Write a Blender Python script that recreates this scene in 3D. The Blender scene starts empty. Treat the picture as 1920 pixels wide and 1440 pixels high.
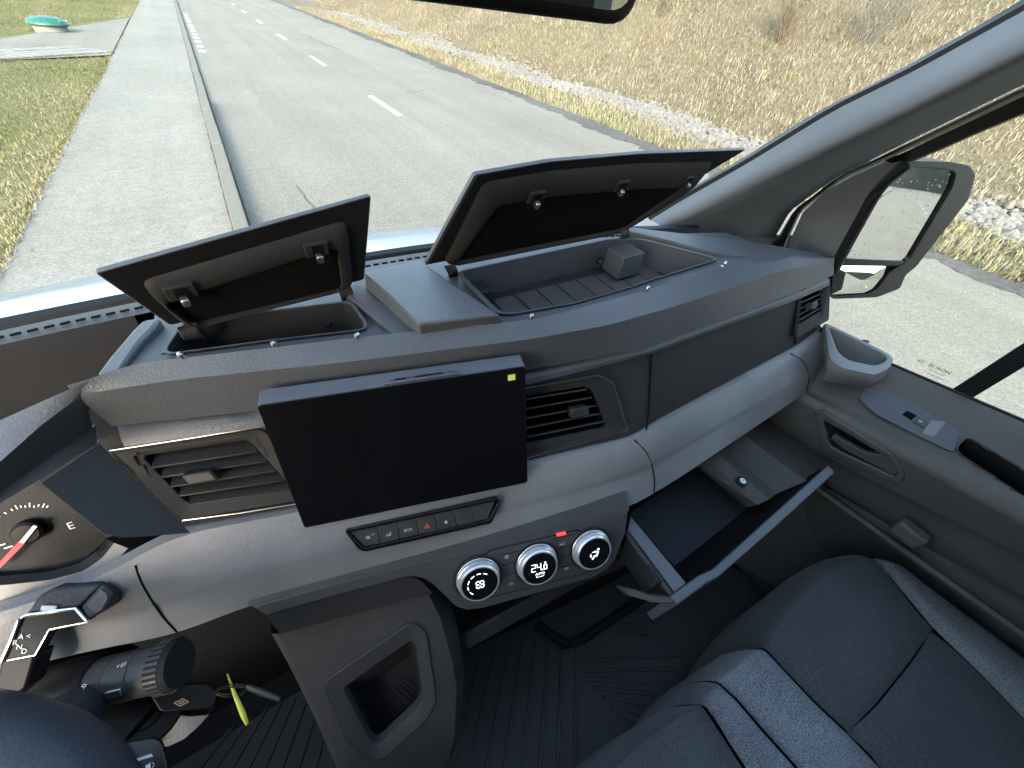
import bpy, bmesh, math, random
import numpy as np
from mathutils import Vector, Matrix
random.seed(7); rng = np.random.default_rng(7)
SC = bpy.context.scene
COL = SC.collection
H = 1.8                                    # eye height of the camera over the road
# ------------------------------------------------------------------ camera
FPX = 730.0                                # focal length in pixels of the 1920 px wide photograph
_f = np.array([305-960, -80-720, FPX]); _f /= np.linalg.norm(_f)          # road direction seen in the photo
_r = np.array([2400-960, 200-720, FPX]); _r -= _f*(_r@_f); _r /= np.linalg.norm(_r)
_u = np.cross(_r, _f); _u = -_u if _u[1] > 0 else _u
MC = np.stack([_r, _f, _u])                # camera vector (x right, y down, z ahead) -> van axes (x right, y ahead, z up)
cam_d = bpy.data.cameras.new('camera'); cam = bpy.data.objects.new('camera', cam_d); COL.objects.link(cam)
cam_d.sensor_width = 36.0; cam_d.lens = FPX/1920*36.0; cam_d.clip_start = 0.01; cam_d.clip_end = 3000
cam.matrix_world = Matrix([[MC[0,0], -MC[0,1], -MC[0,2], 0], [MC[1,0], -MC[1,1], -MC[1,2], 0],
                           [MC[2,0], -MC[2,1], -MC[2,2], H], [0, 0, 0, 1]])
SC.camera = cam
# ------------------------------------------------------------------ sky, sun, exposure
SUN_EL, SUN_VEC = 27.0, (-0.60, -0.80)     # low winter sun, behind and to the left of the van
w = bpy.data.worlds.new('World'); SC.world = w; w.use_nodes = True
nt = w.node_tree; bg = nt.nodes['Background']; sky = nt.nodes.new('ShaderNodeTexSky')
sky.sky_type = 'NISHITA'; sky.sun_disc = False; sky.sun_elevation = math.radians(SUN_EL)
sky.sun_rotation = math.atan2(SUN_VEC[0], SUN_VEC[1]); sky.air_density = 1.0; sky.dust_density = 1.5; sky.ozone_density = 0.6
wm = nt.nodes.new('ShaderNodeMixRGB'); wm.blend_type = 'MULTIPLY'; wm.inputs[0].default_value = 1.0; wm.inputs[2].default_value = (1.07, 1.0, .86, 1)   # even warm tint over the sky colour, for white balance
nt.links.new(sky.outputs[0], wm.inputs[1]); nt.links.new(wm.outputs[0], bg.inputs[0]); bg.inputs[1].default_value = 0.15
sl = bpy.data.lights.new('sun', 'SUN'); so = bpy.data.objects.new('sun', sl); COL.objects.link(so)
sl.energy = 0.6; sl.angle = math.radians(18); sl.color = (1.0, 0.97, 0.93)
_s = Vector((SUN_VEC[0], SUN_VEC[1], 0)).normalized()*math.cos(math.radians(SUN_EL)) + Vector((0, 0, math.sin(math.radians(SUN_EL))))
so.rotation_euler = _s.to_track_quat('Z', 'Y').to_euler()
SC.view_settings.view_transform = 'Standard'; SC.view_settings.look = 'None'
SC.view_settings.exposure = 3.0; SC.view_settings.gamma = 1.0
SC.cycles.use_denoising = True; SC.cycles.max_bounces = 6; SC.cycles.diffuse_bounces = 4; SC.cycles.glossy_bounces = 3; SC.cycles.use_adaptive_sampling = True; SC.cycles.adaptive_threshold = 0.02; SC.cycles.transparent_max_bounces = 12
SC.cycles.sample_clamp_indirect = 6.0; SC.cycles.caustics_reflective = False; SC.cycles.caustics_refractive = False

# ------------------------------------------------------------------ helpers
A_ = lambda *v: np.array(v, float)
def ray(u, v): return MC @ np.array([u-960, v-720, FPX])/FPX
def at(u, v, x=None, y=None, z=None):
    """photo pixel + one known coordinate -> point in van axes (origin at the camera)"""
    r = ray(u, v)
    return r*(x/r[0] if x is not None else y/r[1] if y is not None else z/r[2])
def proj(p):
    q = MC.T @ np.asarray(p, float); return (960+FPX*q[0]/q[2], 720+FPX*q[1]/q[2]) if q[2] > 1e-4 else (-9e9, -9e9)
def on(u, v, p0, n):
    r = ray(u, v); return r*(np.dot(p0, n)/np.dot(r, n))
def nrm(v): v = np.asarray(v, float); return v/np.linalg.norm(v)
def plane3(a, b, c): return a, nrm(np.cross(b-a, c-a))
def inside(pt, poly):
    x, y = pt; c = False; n = len(poly)
    for i in range(n):
        x1, y1 = poly[i]; x2, y2 = poly[(i+1) % n]
        if (y1 > y) != (y2 > y) and x < (x2-x1)*(y-y1)/(y2-y1)+x1: c = not c
    return c
ORG = {}
def link(o, parent):
    COL.objects.link(o)
    if parent is not None:
        o.parent = parent; o.location = Vector((0, 0, 0)) - Vector(ORG.get(parent.name, (0, 0, 0)))
    return o
def tag(o, label=None, cat=None, group=None, kind=None):
    if label: o['label'] = label
    if cat: o['category'] = cat
    if group: o['group'] = group
    if kind: o['kind'] = kind
    return o
def thing(name, label, cat, base, group=None):
    o = bpy.data.objects.new(name, None); o.empty_display_size = .05
    o.location = (base[0], base[1], base[2]+H); COL.objects.link(o); ORG[o.name] = tuple(o.location)
    return tag(o, label, cat, group)
class G:
    """collects faces; coordinates are van axes with the camera at the origin"""
    def __init__(s): s.v = []; s.f = []
    def add(s, vs, fs):
        b = len(s.v); s.v += [tuple(map(float, p)) for p in vs]; s.f += [tuple(b+i for i in f) for f in fs]; return s
    def grid(s, rows, skip=None, close=False):
        n = len(rows[0]); b = len(s.v)
        for r in rows: s.v += [tuple(map(float, p)) for p in r]
        for i in range(len(rows)-1):
            for j in range(n if close else n-1):
                k = (j+1) % n
                q = (b+i*n+j, b+i*n+k, b+(i+1)*n+k, b+(i+1)*n+j)
                if skip is not None:
                    c = sum(np.array(s.v[t]) for t in q)/4
                    if skip(c): continue
                s.f.append(q)
        return s
    def poly(s, pts): return s.add(pts, [tuple(range(len(pts)))])
    def prism(s, pts, d):
        """outline pts extruded by vector d (outline is the front)"""
        n = len(pts); d = np.asarray(d, float); b = [np.asarray(p)+d for p in pts]
        return s.add(list(pts)+b, [tuple(range(n)), tuple(range(2*n-1, n-1, -1))]+[(i, n+i, n+(i+1) % n, (i+1) % n) for i in range(n)])
    def ring(s, outer, inner, d):
        """frame between two outlines with the same count, thickness vector d towards the viewer"""
        n = len(outer); d = np.asarray(d, float)
        vs = list(outer)+list(inner)+[np.asarray(p)+d for p in outer]+[np.asarray(p)+d for p in inner]
        fs = []
        for i in range(n):
            k = (i+1) % n
            fs += [(2*n+i, 2*n+k, 3*n+k, 3*n+i), (i, k, 2*n+k, 2*n+i), (n+k, n+i, 3*n+i, 3*n+k), (k, i, n+i, n+k)]
        return s.add(vs, fs)
    def box(s, c, ex, ey, ez):
        """centre and three half-axis vectors"""
        c, ex, ey, ez = (np.asarray(t, float) for t in (c, ex, ey, ez))
        vs = [c+a*ex+b*ey+d*ez for a in (-1, 1) for b in (-1, 1) for d in (-1, 1)]
        return s.add(vs, [(0, 1, 3, 2), (4, 6, 7, 5), (0, 4, 5, 1), (2, 3, 7, 6), (0, 2, 6, 4), (1, 5, 7, 3)])
    def tube(s, pts, r, n=10, cap=True):
        pts = [np.asarray(p, float) for p in pts]; rr = r if hasattr(r, '__len__') else [r]*len(pts); rows = []
        up = A_(.13, .21, .97)
        for i, p in enumerate(pts):
            t = nrm(pts[min(i+1, len(pts)-1)]-pts[max(i-1, 0)]); a = nrm(np.cross(t, up)); b = np.cross(a, t)
            rows.append([p+rr[i]*(math.cos(2*math.pi*k/n)*a+math.sin(2*math.pi*k/n)*b) for k in range(n)])
        b0 = len(s.v); s.grid(rows, close=True)
        if cap:
            s.f.append(tuple(b0+k for k in range(n))[::-1]); e = b0+(len(pts)-1)*n; s.f.append(tuple(e+k for k in range(n)))
        return s
    def lathe(s, c, ax, prof, n=32, ref=(0, 0, 1)):
        """profile [(radius, height along ax)]"""
        ax = nrm(ax); a = np.cross(ax, ref); a = nrm(a) if np.linalg.norm(a) > 1e-3 else nrm(np.cross(ax, (1, 0, 0))); b = np.cross(ax, a); c = np.asarray(c, float)
        rows = [[c+ax*h+r*(math.cos(2*math.pi*k/n)*a+math.sin(2*math.pi*k/n)*b) for k in range(n)] for r, h in prof]
        b0 = len(s.v); s.grid(rows, close=True)
        if prof[0][0] > 1e-6: s.f.append(tuple(b0+k for k in range(n))[::-1])
        e = b0+(len(prof)-1)*n
        if prof[-1][0] > 1e-6: s.f.append(tuple(e+k for k in range(n)))
        return s
    def build(s, name, mat, parent=None, bevel=0, seg=2, smooth=True, ang=35, solid=0, sub=0):
        me = bpy.data.meshes.new(name)
        me.from_pydata([(p[0], p[1], p[2]+H) for p in s.v], [], s.f); me.update()
        bm = bmesh.new(); bm.from_mesh(me)
        bmesh.ops.remove_doubles(bm, verts=bm.verts, dist=1e-5)
        bmesh.ops.recalc_face_normals(bm, faces=bm.faces); bm.to_mesh(me); bm.free()
        me.materials.append(mat if not isinstance(mat, str) else M[mat])
        o = bpy.data.objects.new(name, me); link(o, parent)
        if solid:
            m = o.modifiers.new('s', 'SOLIDIFY'); m.thickness = solid; m.offset = 0
        if bevel:
            m = o.modifiers.new('b', 'BEVEL'); m.width = bevel; m.segments = seg; m.limit_method = 'ANGLE'; m.angle_limit = math.radians(30)
            m.harden_normals = False
        if sub:
            m = o.modifiers.new('u', 'SUBSURF'); m.levels = m.render_levels = sub
        if smooth:
            for p in me.polygons: p.use_smooth = True
            if not sub:
                try: me.set_sharp_from_angle(angle=math.radians(ang))
                except Exception: pass
        return o
def rounded(pts, r, k=4):
    """round the corners of a planar outline of 3D points"""
    out = []; n = len(pts); pts = [np.asarray(p, float) for p in pts]
    rr = r if hasattr(r, '__len__') else [r]*n
    for i in range(n):
        p, a, b = pts[i], pts[i-1], pts[(i+1) % n]
        da, db = np.linalg.norm(a-p), np.linalg.norm(b-p); q = min(rr[i], .48*da, .48*db)
        s, e = p+(a-p)/da*q, p+(b-p)/db*q
        for j in range(k+1):
            t = j/k; out.append((1-t)**2*s+2*t*(1-t)*p+t*t*e)
    return out
def inset(pts, d):
    pts = [np.asarray(p, float) for p in pts]; c = sum(pts)/len(pts); return [p+(c-p)*min(.9, d/np.linalg.norm(c-p)) for p in pts]

# ------------------------------------------------------------------ materials
M = {}
def newmat(name):
    m = bpy.data.materials.new(name); m.use_nodes = True; M[name] = m
    return m, m.node_tree, m.node_tree.nodes['Principled BSDF']
def N(t, kind, **k):
    n = t.nodes.new(kind)
    for a, b in k.items():
        if a in n.inputs.keys(): n.inputs[a].default_value = b
        else: setattr(n, a, b)
    return n
def ramp(t, fac, stops):
    r = t.nodes.new('ShaderNodeValToRGB'); e = r.color_ramp.elements
    while len(e) < len(stops): e.new(.5)
    for x, (p, c) in zip(e, stops): x.position = p; x.color = (*c, 1) if len(c) == 3 else c
    t.links.new(fac, r.inputs[0]); return r
def plastic(name, col, rough=.5, grain=0, gs=480, spec=.5, vary=.12, dust=0.0):
    m, t, b = newmat(name); L = t.links.new
    tc = N(t, 'ShaderNodeTexCoord'); o = tc.outputs['Object']
    n1 = N(t, 'ShaderNodeTexNoise', Scale=9.0, Detail=5.0); L(o, n1.inputs['Vector'])
    lo = tuple(c*(1-vary) for c in col); hi = tuple(c*(1+vary) for c in col)
    r = ramp(t, n1.outputs[0], [(.3, lo), (.7, hi)]); out = r.outputs[0]
    if dust:
        n3 = N(t, 'ShaderNodeTexNoise', Scale=900.0, Detail=2.0); L(o, n3.inputs['Vector'])
        rr = ramp(t, n3.outputs[0], [(.70, (0, 0, 0)), (.78, (dust, dust, dust))])
        mx = N(t, 'ShaderNodeMixRGB', blend_type='ADD', Fac=1.0); L(out, mx.inputs[1]); L(rr.outputs[0], mx.inputs[2]); out = mx.outputs[0]
    L(out, b.inputs['Base Color'])
    n2 = N(t, 'ShaderNodeTexNoise', Scale=35.0, Detail=4.0); L(o, n2.inputs['Vector'])
    mr = N(t, 'ShaderNodeMapRange'); mr.inputs['To Min'].default_value = rough-.06; mr.inputs['To Max'].default_value = rough+.08
    L(n2.outputs[0], mr.inputs[0]); L(mr.outputs[0], b.inputs['Roughness'])
    b.inputs['Specular IOR Level'].default_value = spec
    if grain:
        vo = N(t, 'ShaderNodeTexVoronoi', Scale=float(gs), feature='SMOOTH_F1'); L(o, vo.inputs['Vector'])
        no = N(t, 'ShaderNodeTexNoise', Scale=gs*.55, Detail=2.0); L(o, no.inputs['Vector'])
        ad = N(t, 'ShaderNodeMath', operation='ADD'); L(vo.outputs['Distance'], ad.inputs[0]); L(no.outputs[0], ad.inputs[1])
        bu = N(t, 'ShaderNodeBump', Strength=grain, Distance=.0006, invert=True); L(ad.outputs[0], bu.inputs['Height']); L(bu.outputs[0], b.inputs['Normal'])
    return m
plastic('pad', (.078, .084, .096), .44, .48, 540, .5)                # soft leather-grained dashboard skin
plastic('deck', (.070, .076, .088), .55, .30, 700, spec=0.4)
plastic('panel', (.024, .024, .025), .62, .25, 800, spec=0.2)
plastic('band', (.19, .194, .203), .5, .6, 430, spec=0.4)                  # light grey band across the dashboard
plastic('console', (.058, .058, .060), .5, .5, 500, spec=0.32)
plastic('clima', (.060, .060, .063), .42, .12, 900, spec=0.4)
plastic('inner', (.028, .028, .030), .6, .2, 700, spec=0.2)
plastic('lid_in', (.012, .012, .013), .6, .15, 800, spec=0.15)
plastic('felt', (.006, .006, .0065), .95, .3, 900, spec=.1)
plastic('bluefelt', (.030, .033, .040), .8, .3, 900, spec=0.15)
plastic('door', (.085, .081, .075), .52, .35, 520, spec=0.35)
plastic('door_pad', (.075, .083, .098), .45, .2, 700)
plastic('headliner', (.145, .154, .168), .7, .2, 900, spec=0.25)
plastic('trim', (.125, .128, .130), .6, .2, 900, spec=0.3)                    # pillar trim
plastic('brown', (.080, .075, .070), .5, .25, 700, spec=0.25)
plastic('black', (.010, .010, .011), .42, .1, 900, spec=0.2)
plastic('rubber', (.024, .024, .026), .7, .3, 500, dust=.03, spec=0.25)
plastic('mat', (.070, .071, .074), .55, .3, 420, dust=.05, spec=0.35)
plastic('slat', (.032, .032, .033), .45, spec=0.3)
plastic('gloss', (.006, .006, .007), .12, vary=.02)
plastic('cream', (.30, .28, .25), .6)
plastic('shelf', (.040, .043, .050), .6, .25, 700, spec=.3)
plastic('housing', (.050, .046, .042), .5, .2, 700, spec=0.25)
plastic('tray', (.020, .020, .021), .7, .2, 700, spec=0.1)
plastic('white_body', (.29, .325, .365), .22, vary=.03)
plastic('wheel', (.026, .031, .040), .5, .45, 520, spec=0.4)
plastic('button', (.040, .040, .040), .4, .1, 900)
plastic('yellow', (.75, .72, .10), .5, vary=.03)
plastic('concrete', (.20, .20, .18), .85, .6, 120)
plastic('dome', (.016, .115, .085), .45, vary=.2)
plastic('tint', (.02, .02, .022), .35)
def flat(name, col, rough=.5, metal=0, emit=0, spec=.5):
    m, t, b = newmat(name); b.inputs['Base Color'].default_value = (*col, 1); b.inputs['Roughness'].default_value = rough
    b.inputs['Metallic'].default_value = metal; b.inputs['Specular IOR Level'].default_value = spec
    if emit: b.inputs['Emission Color'].default_value = (*col, 1); b.inputs['Emission Strength'].default_value = emit
    return m
flat('chrome', (.82, .84, .86), .12, 1); flat('silver', (.78, .79, .80), .28, .65); flat('satin', (.55, .56, .57), .3, 1); flat('steel', (.45, .45, .46), .35, 1)
flat('print', (.75, .75, .75), .5); flat('red_print', (.62, .10, .08), .5); flat('gold_print', (.55, .42, .25), .4)
flat('lit', (.85, .9, 1.0), .5, 0, .35); flat('red_lit', (.9, .05, .06), .5, 0, .25); flat('needle_red', (.75, .05, .07), .4)
flat('paint', (.42, .42, .40), .8); flat('sticker', (.72, .74, .12), .6)
# screen: black glass over a dark panel
m, t, b = newmat('screen'); b.inputs['Base Color'].default_value = (.004, .004, .005, 1); b.inputs['Roughness'].default_value = .06
b.inputs['Specular IOR Level'].default_value = .5
_n = N(t, 'ShaderNodeTexNoise', Scale=14.0, Detail=6.0); _c = N(t, 'ShaderNodeTexCoord'); t.links.new(_c.outputs['Object'], _n.inputs['Vector'])
_m = N(t, 'ShaderNodeMapRange'); _m.inputs['To Min'].default_value = .02; _m.inputs['To Max'].default_value = .34
t.links.new(_n.outputs[0], _m.inputs[0]); t.links.new(_m.outputs[0], b.inputs['Roughness'])
# thin window glass: clear, with a faint reflection
def glass(name, tint, k):
    m, t, b = newmat(name); t.nodes.remove(b); L = t.links.new
    tr = N(t, 'ShaderNodeBsdfTransparent'); tr.inputs[0].default_value = (*tint, 1)
    gl = N(t, 'ShaderNodeBsdfGlossy'); gl.inputs['Roughness'].default_value = .02
    fr = N(t, 'ShaderNodeFresnel', IOR=1.5); ml = N(t, 'ShaderNodeMath', operation='MULTIPLY'); ml.inputs[1].default_value = k
    L(fr.outputs[0], ml.inputs[0]); mx = N(t, 'ShaderNodeMixShader'); L(ml.outputs[0], mx.inputs[0]); L(tr.outputs[0], mx.inputs[1]); L(gl.outputs[0], mx.inputs[2])
    L(mx.outputs[0], t.nodes['Material Output'].inputs[0]); return m
glass('windshield_glass', (.95, .97, .955), .06); glass('window_glass', (.93, .96, .94), .2)
flat('mirror', (.56, .57, .56), .015, 1)
# seat fabrics
def fabric(name, c1, c2, sc, st):
    m, t, b = newmat(name); L = t.links.new; tc = N(t, 'ShaderNodeTexCoord'); o = tc.outputs['Object']
    n = N(t, 'ShaderNodeTexNoise', Scale=sc, Detail=3.0); L(o, n.inputs['Vector'])
    n2 = N(t, 'ShaderNodeTexNoise', Scale=8.0, Detail=4.0); L(o, n2.inputs['Vector'])
    mx = N(t, 'ShaderNodeMixRGB', blend_type='MIX', Fac=.25); L(n.outputs[0], mx.inputs[1]); L(n2.outputs[0], mx.inputs[2])
    r = ramp(t, mx.outputs[0], [(.40, c1), (.60, c2)]); L(r.outputs[0], b.inputs['Base Color'])
    b.inputs['Roughness'].default_value = .85; b.inputs['Sheen Weight'].default_value = .12; b.inputs['Specular IOR Level'].default_value = .2
    bu = N(t, 'ShaderNodeBump', Strength=st, Distance=.0008); L(n.outputs[0], bu.inputs['Height']); L(bu.outputs[0], b.inputs['Normal'])
fabric('fabric_dark', (.042, .045, .049), (.090, .094, .100), 600.0, .6)
fabric('fabric_light', (.072, .077, .088), (.26, .275, .30), 640.0, .8)
fabric('fabric_bolster', (.09, .094, .098), (.25, .258, .265), 640.0, .7)
# outdoors
def ground(name, stops, sc, rough=.9, speck=0, bump=.3, patch=None, track=0):
    m, t, b = newmat(name); L = t.links.new; tc = N(t, 'ShaderNodeTexCoord'); o = tc.outputs['Object']
    n = N(t, 'ShaderNodeTexNoise', Scale=sc, Detail=8.0, Roughness=.65); L(o, n.inputs['Vector'])
    n2 = N(t, 'ShaderNodeTexNoise', Scale=.45, Detail=5.0); L(o, n2.inputs['Vector'])
    mx = N(t, 'ShaderNodeMixRGB', Fac=.4); L(n.outputs[0], mx.inputs[1]); L(n2.outputs[0], mx.inputs[2])
    r = ramp(t, mx.outputs[0], stops); out = r.outputs[0]
    if speck:
        v = N(t, 'ShaderNodeTexNoise', Scale=38.0, Detail=5.0, Roughness=.85); L(o, v.inputs['Vector'])
        rr = ramp(t, v.outputs[0], [(.35, (1-speck,)*3), (.65, (1+speck,)*3)])
        q = N(t, 'ShaderNodeMixRGB', blend_type='MULTIPLY', Fac=1.0); L(out, q.inputs[1]); L(rr.outputs[0], q.inputs[2]); out = q.outputs[0]
    if patch:      # scattered small dark flecks (twigs, tar spots)
        v = N(t, 'ShaderNodeTexNoise', Scale=6.5, Detail=5.0, Roughness=.7); L(o, v.inputs['Vector'])
        rr = ramp(t, v.outputs[0], [(.66, (1, 1, 1)), (.72, patch)])
        q = N(t, 'ShaderNodeMixRGB', blend_type='MULTIPLY', Fac=1.0); L(out, q.inputs[1]); L(rr.outputs[0], q.inputs[2]); out = q.outputs[0]
    if track:
        mp = N(t, 'ShaderNodeMapping'); mp.inputs['Scale'].default_value = (1.1, .045, 1); L(o, mp.inputs['Vector'])
        v = N(t, 'ShaderNodeTexNoise', Scale=1.6, Detail=4.0, Roughness=.6); L(mp.outputs[0], v.inputs['Vector'])
        rr = ramp(t, v.outputs[0], [(.38, (1-track,)*3), (.62, (1+track*.6,)*3)])
        q = N(t, 'ShaderNodeMixRGB', blend_type='MULTIPLY', Fac=1.0); L(out, q.inputs[1]); L(rr.outputs[0], q.inputs[2]); out = q.outputs[0]
    L(out, b.inputs['Base Color']); b.inputs['Roughness'].default_value = rough; b.inputs['Specular IOR Level'].default_value = .25
    bu = N(t, 'ShaderNodeBump', Strength=bump, Distance=.01); L(n.outputs[0], bu.inputs['Height']); L(bu.outputs[0], b.inputs['Normal'])
ground('asphalt', [(.33, (.150, .145, .120)), (.67, (.215, .208, .175))], 11, speck=.4, track=.08)
ground('pavement', [(.35, (.168, .166, .142)), (.65, (.230, .227, .198))], 9, speck=.32, patch=(.5, .5, .47), track=.06)
ground('kerbstone', [(.3, (.115, .116, .098)), (.7, (.18, .18, .155))], 25, speck=.2)
ground('damp', [(.35, (.045, .044, .041)), (.65, (.125, .122, .11))], 9, speck=.3)
ground('soil_dry', [(.3, (.085, .073, .048)), (.7, (.165, .145, .098))], 6, bump=1)
ground('soil_lawn', [(.3, (.08, .09, .028)), (.7, (.165, .155, .07))], 5, bump=1)
ground('pebble', [(.25, (.095, .093, .083)), (.75, (.245, .238, .218))], 5, bump=.4)
ground('cobble', [(.25, (.16, .165, .15)), (.75, (.24, .245, .225))], 4)
def grassmat(name, cols):
    m, t, b = newmat(name); L = t.links.new; at_ = N(t, 'ShaderNodeAttribute', attribute_name='hue')
    r = ramp(t, at_.outputs['Fac'], cols); L(r.outputs[0], b.inputs['Base Color']); b.inputs['Roughness'].default_value = .8; b.inputs['Specular IOR Level'].default_value = .15
grassmat('straw', [(0, (.080, .067, .042)), (.35, (.195, .173, .116)), (.7, (.290, .262, .185)), (.9, (.40, .365, .275)), (1, (.150, .165, .060))])
grassmat('lawn', [(0, (.060, .080, .022)), (.4, (.120, .130, .045)), (.7, (.195, .178, .088)), (1, (.27, .24, .145))])
flat('twig', (.12, .098, .066), .9); flat('twig_grey', (.12, .112, .098), .9)

# ================================================================== OUTDOORS
Z0 = -H
def sheet(name, x0, x1, y0, y1, z, mat, step=None, parent=None):
    g = G(); xs = np.linspace(x0, x1, 2 if not step else int((x1-x0)/step)+1); ys = np.linspace(y0, y1, 2 if not step else int((y1-y0)/step)+1)
    g.grid([[A_(x, y, z) for x in xs] for y in ys]); return g.build(name, mat, parent, smooth=False)
RX0, RX1 = -.07, 7.45
gnd = sheet('ground', -400, 400, -400, 400, Z0-.06, 'soil_lawn'); tag(gnd, kind='structure')
road = sheet('road', RX0, RX1, -250, 250, Z0, 'asphalt'); tag(road, kind='structure')
pav = sheet('pavement', -1.74, -.215, -250, 250, Z0+.03, 'pavement'); tag(pav, kind='structure')
# dark crumbled edge of the road
g = G(); ys = np.arange(-20, 80, .09); e = rng.normal(0, .05, len(ys)); wob = .09*np.sin(ys*.7)+.06*np.sin(ys*2.3)+.04*np.sin(ys*7.1)+.12
g.grid([[A_(6.85+wob[i]+e[i], y, Z0+.004), A_(7.52+.06*math.sin(y*1.7), y, Z0+.004)] for i, y in enumerate(ys)]); g.build('road_edge', 'damp', road, smooth=False)
# centre line dashes
me = None
for k in range(-12, 26):
    y = 8.97+6.2*k
    if me is None:
        o = sheet('centre_dash', 2.99, 3.12, 0, 1.98, Z0+.005, 'paint', parent=road); me = o.data; o.location = (0, y, 0)
    else:
        o = bpy.data.objects.new('centre_dash', me); link(o, road); o.location = (0, y, 0)
me = None
for k in range(13):
    y = 16.7+1.07*k; x = .06-.004*k
    if me is None: o = sheet('marking_bar', 0, .17, 0, .5, Z0+.006, 'paint', parent=road); me = o.data
    else: o = bpy.data.objects.new('marking_bar', me); link(o, road)
    o.location = (x, y, 0)
def crack(pts, wd):
    g = G(); q = []
    for a, b in zip(pts[:-1], pts[1:]):
        a = at(*a, z=Z0+.005); b = at(*b, z=Z0+.005)
        for t in np.linspace(0, 1, 8): q.append(a+(b-a)*t+A_(rng.normal(0, wd*1.2), rng.normal(0, wd*1.2), 0))
    g.grid([[p-A_(wd, 0, 0), p+A_(wd, 0, 0)] for p in q]); g.build('road_crack', 'damp', road, smooth=False)
crack([(556, 348), (572, 370), (592, 392)], .007); crack([(575, 68), (602, 80), (640, 94)], .025); crack([(760, 175), (800, 168), (850, 170)], .02)
# kerb: real stones, raised near the van, dropped further on
kerb = thing('kerb', 'low concrete kerb of separate stones between pavement and road', 'kerb', (-.14, 6, Z0))
kme = {}
for k in range(-6, 46):
    y0 = 2.0+1.0*k; hi = y0 < 9.6
    if hi not in kme:
        gg = G(); gg.box((0, .5, (.045 if hi else .02)), (.062, 0, 0), (0, .492, 0), (0, 0, (.075 if hi else .03)))
        o = gg.build('kerb_stone', 'kerbstone', kerb, bevel=.008); kme[hi] = o.data
    else:
        o = bpy.data.objects.new('kerb_stone', kme[hi]); link(o, kerb)
        m_ = o.modifiers.new('b', 'BEVEL'); m_.width = .008; m_.segments = 2
    o.location = Vector((-.143, y0, Z0)) - Vector(ORG['kerb']) + Vector((random.uniform(-.004, .004), 0, random.uniform(-.004, .004)))
g = G(); ys = np.arange(-6, 60, .12); e = rng.normal(0, .004, len(ys)); g.grid([[A_(-.228+e[i], y, Z0+.0345), A_(-.198, y, Z0+.0345)] for i, y in enumerate(ys)]); g.build('kerb_joint', 'damp', pav, smooth=False)
# side path with a strip of setts across the lawn
pth = G(); pth.poly([at(-250, 124, z=Z0+.046), at(-250, 114, z=Z0+.046), at(243, 33, z=Z0+.046), at(208, 103, z=Z0+.046)])
o = pth.build('side_path', 'asphalt', smooth=False); tag(o, kind='structure')
c0, c1 = at(211, 99, z=Z0+.03), at(-40, 116, z=Z0+.03); d = nrm(c1-c0); pr = nrm(np.cross((0, 0, 1), d)); pr = pr if pr[1] > 0 else -pr
gg = G(); gg.box((0, 0, 0), d*.10, pr*.17, (0, 0, .035)); cme = None
for r_ in range(3):
    for k in range(22):
        p = c0+d*(.12+.23*k)+pr*(.36*r_+.1)+A_(0, 0, random.uniform(-.004, .006))
        if cme is None: cb = gg.build('sett', 'cobble', o, bevel=.015); cme = cb.data
        else:
            cb = bpy.data.objects.new('sett', cme); link(cb, o)
        cb.location = (p[0], p[1], p[2]); 
ground('wood', [(.3, (.03, .034, .025)), (.7, (.075, .075, .055))], .5, bump=1)
g = G(); xs = np.linspace(-260, 260, 120)
g.grid([[A_(x, -170-.0006*x*x+t*-30, Z0-.5+t*(20+5*math.sin(x*.07)+3*math.sin(x*.23)+1.5*math.sin(x*.9))) for x in xs] for t in (0, .5, 1)]); o = g.build('hill', 'wood'); tag(o, kind='structure')
# bank on the right
def bank(x, y):
    b = max(0, x-10.6-.35*math.sin(y*.21))
    return Z0-.03+.05*min(1, max(0, x-7.5)) + .60*b*b/(b+1.2) + .07*math.sin(x*1.3+y*.5)*min(1, b)+.05*math.sin(y*1.1-x)*min(1, b)
xs = np.concatenate([np.arange(7.4, 24, .4), np.arange(24, 60, 3)]); ys = np.arange(-60, 140, .8)
g = G(); g.grid([[A_(x, y, bank(x, y) if x < 30 else bank(30, y)) for x in xs] for y in ys]); o = g.build('bank', 'soil_dry'); tag(o, kind='structure')
lz = lambda x, y: Z0+.024+.006*math.sin(x*1.7+y*.9)
xs = np.concatenate([np.arange(-60, -12, 4), np.arange(-12, -1.6, .4)]); ys = np.arange(-30, 120, .8)
g = G(); g.grid([[A_(x, y, lz(x, y)-.012*(x < -1.7)) for x in np.append(xs, -1.72+.0)] for y in ys]); o = g.build('lawn', 'soil_lawn'); tag(o, kind='structure')

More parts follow.
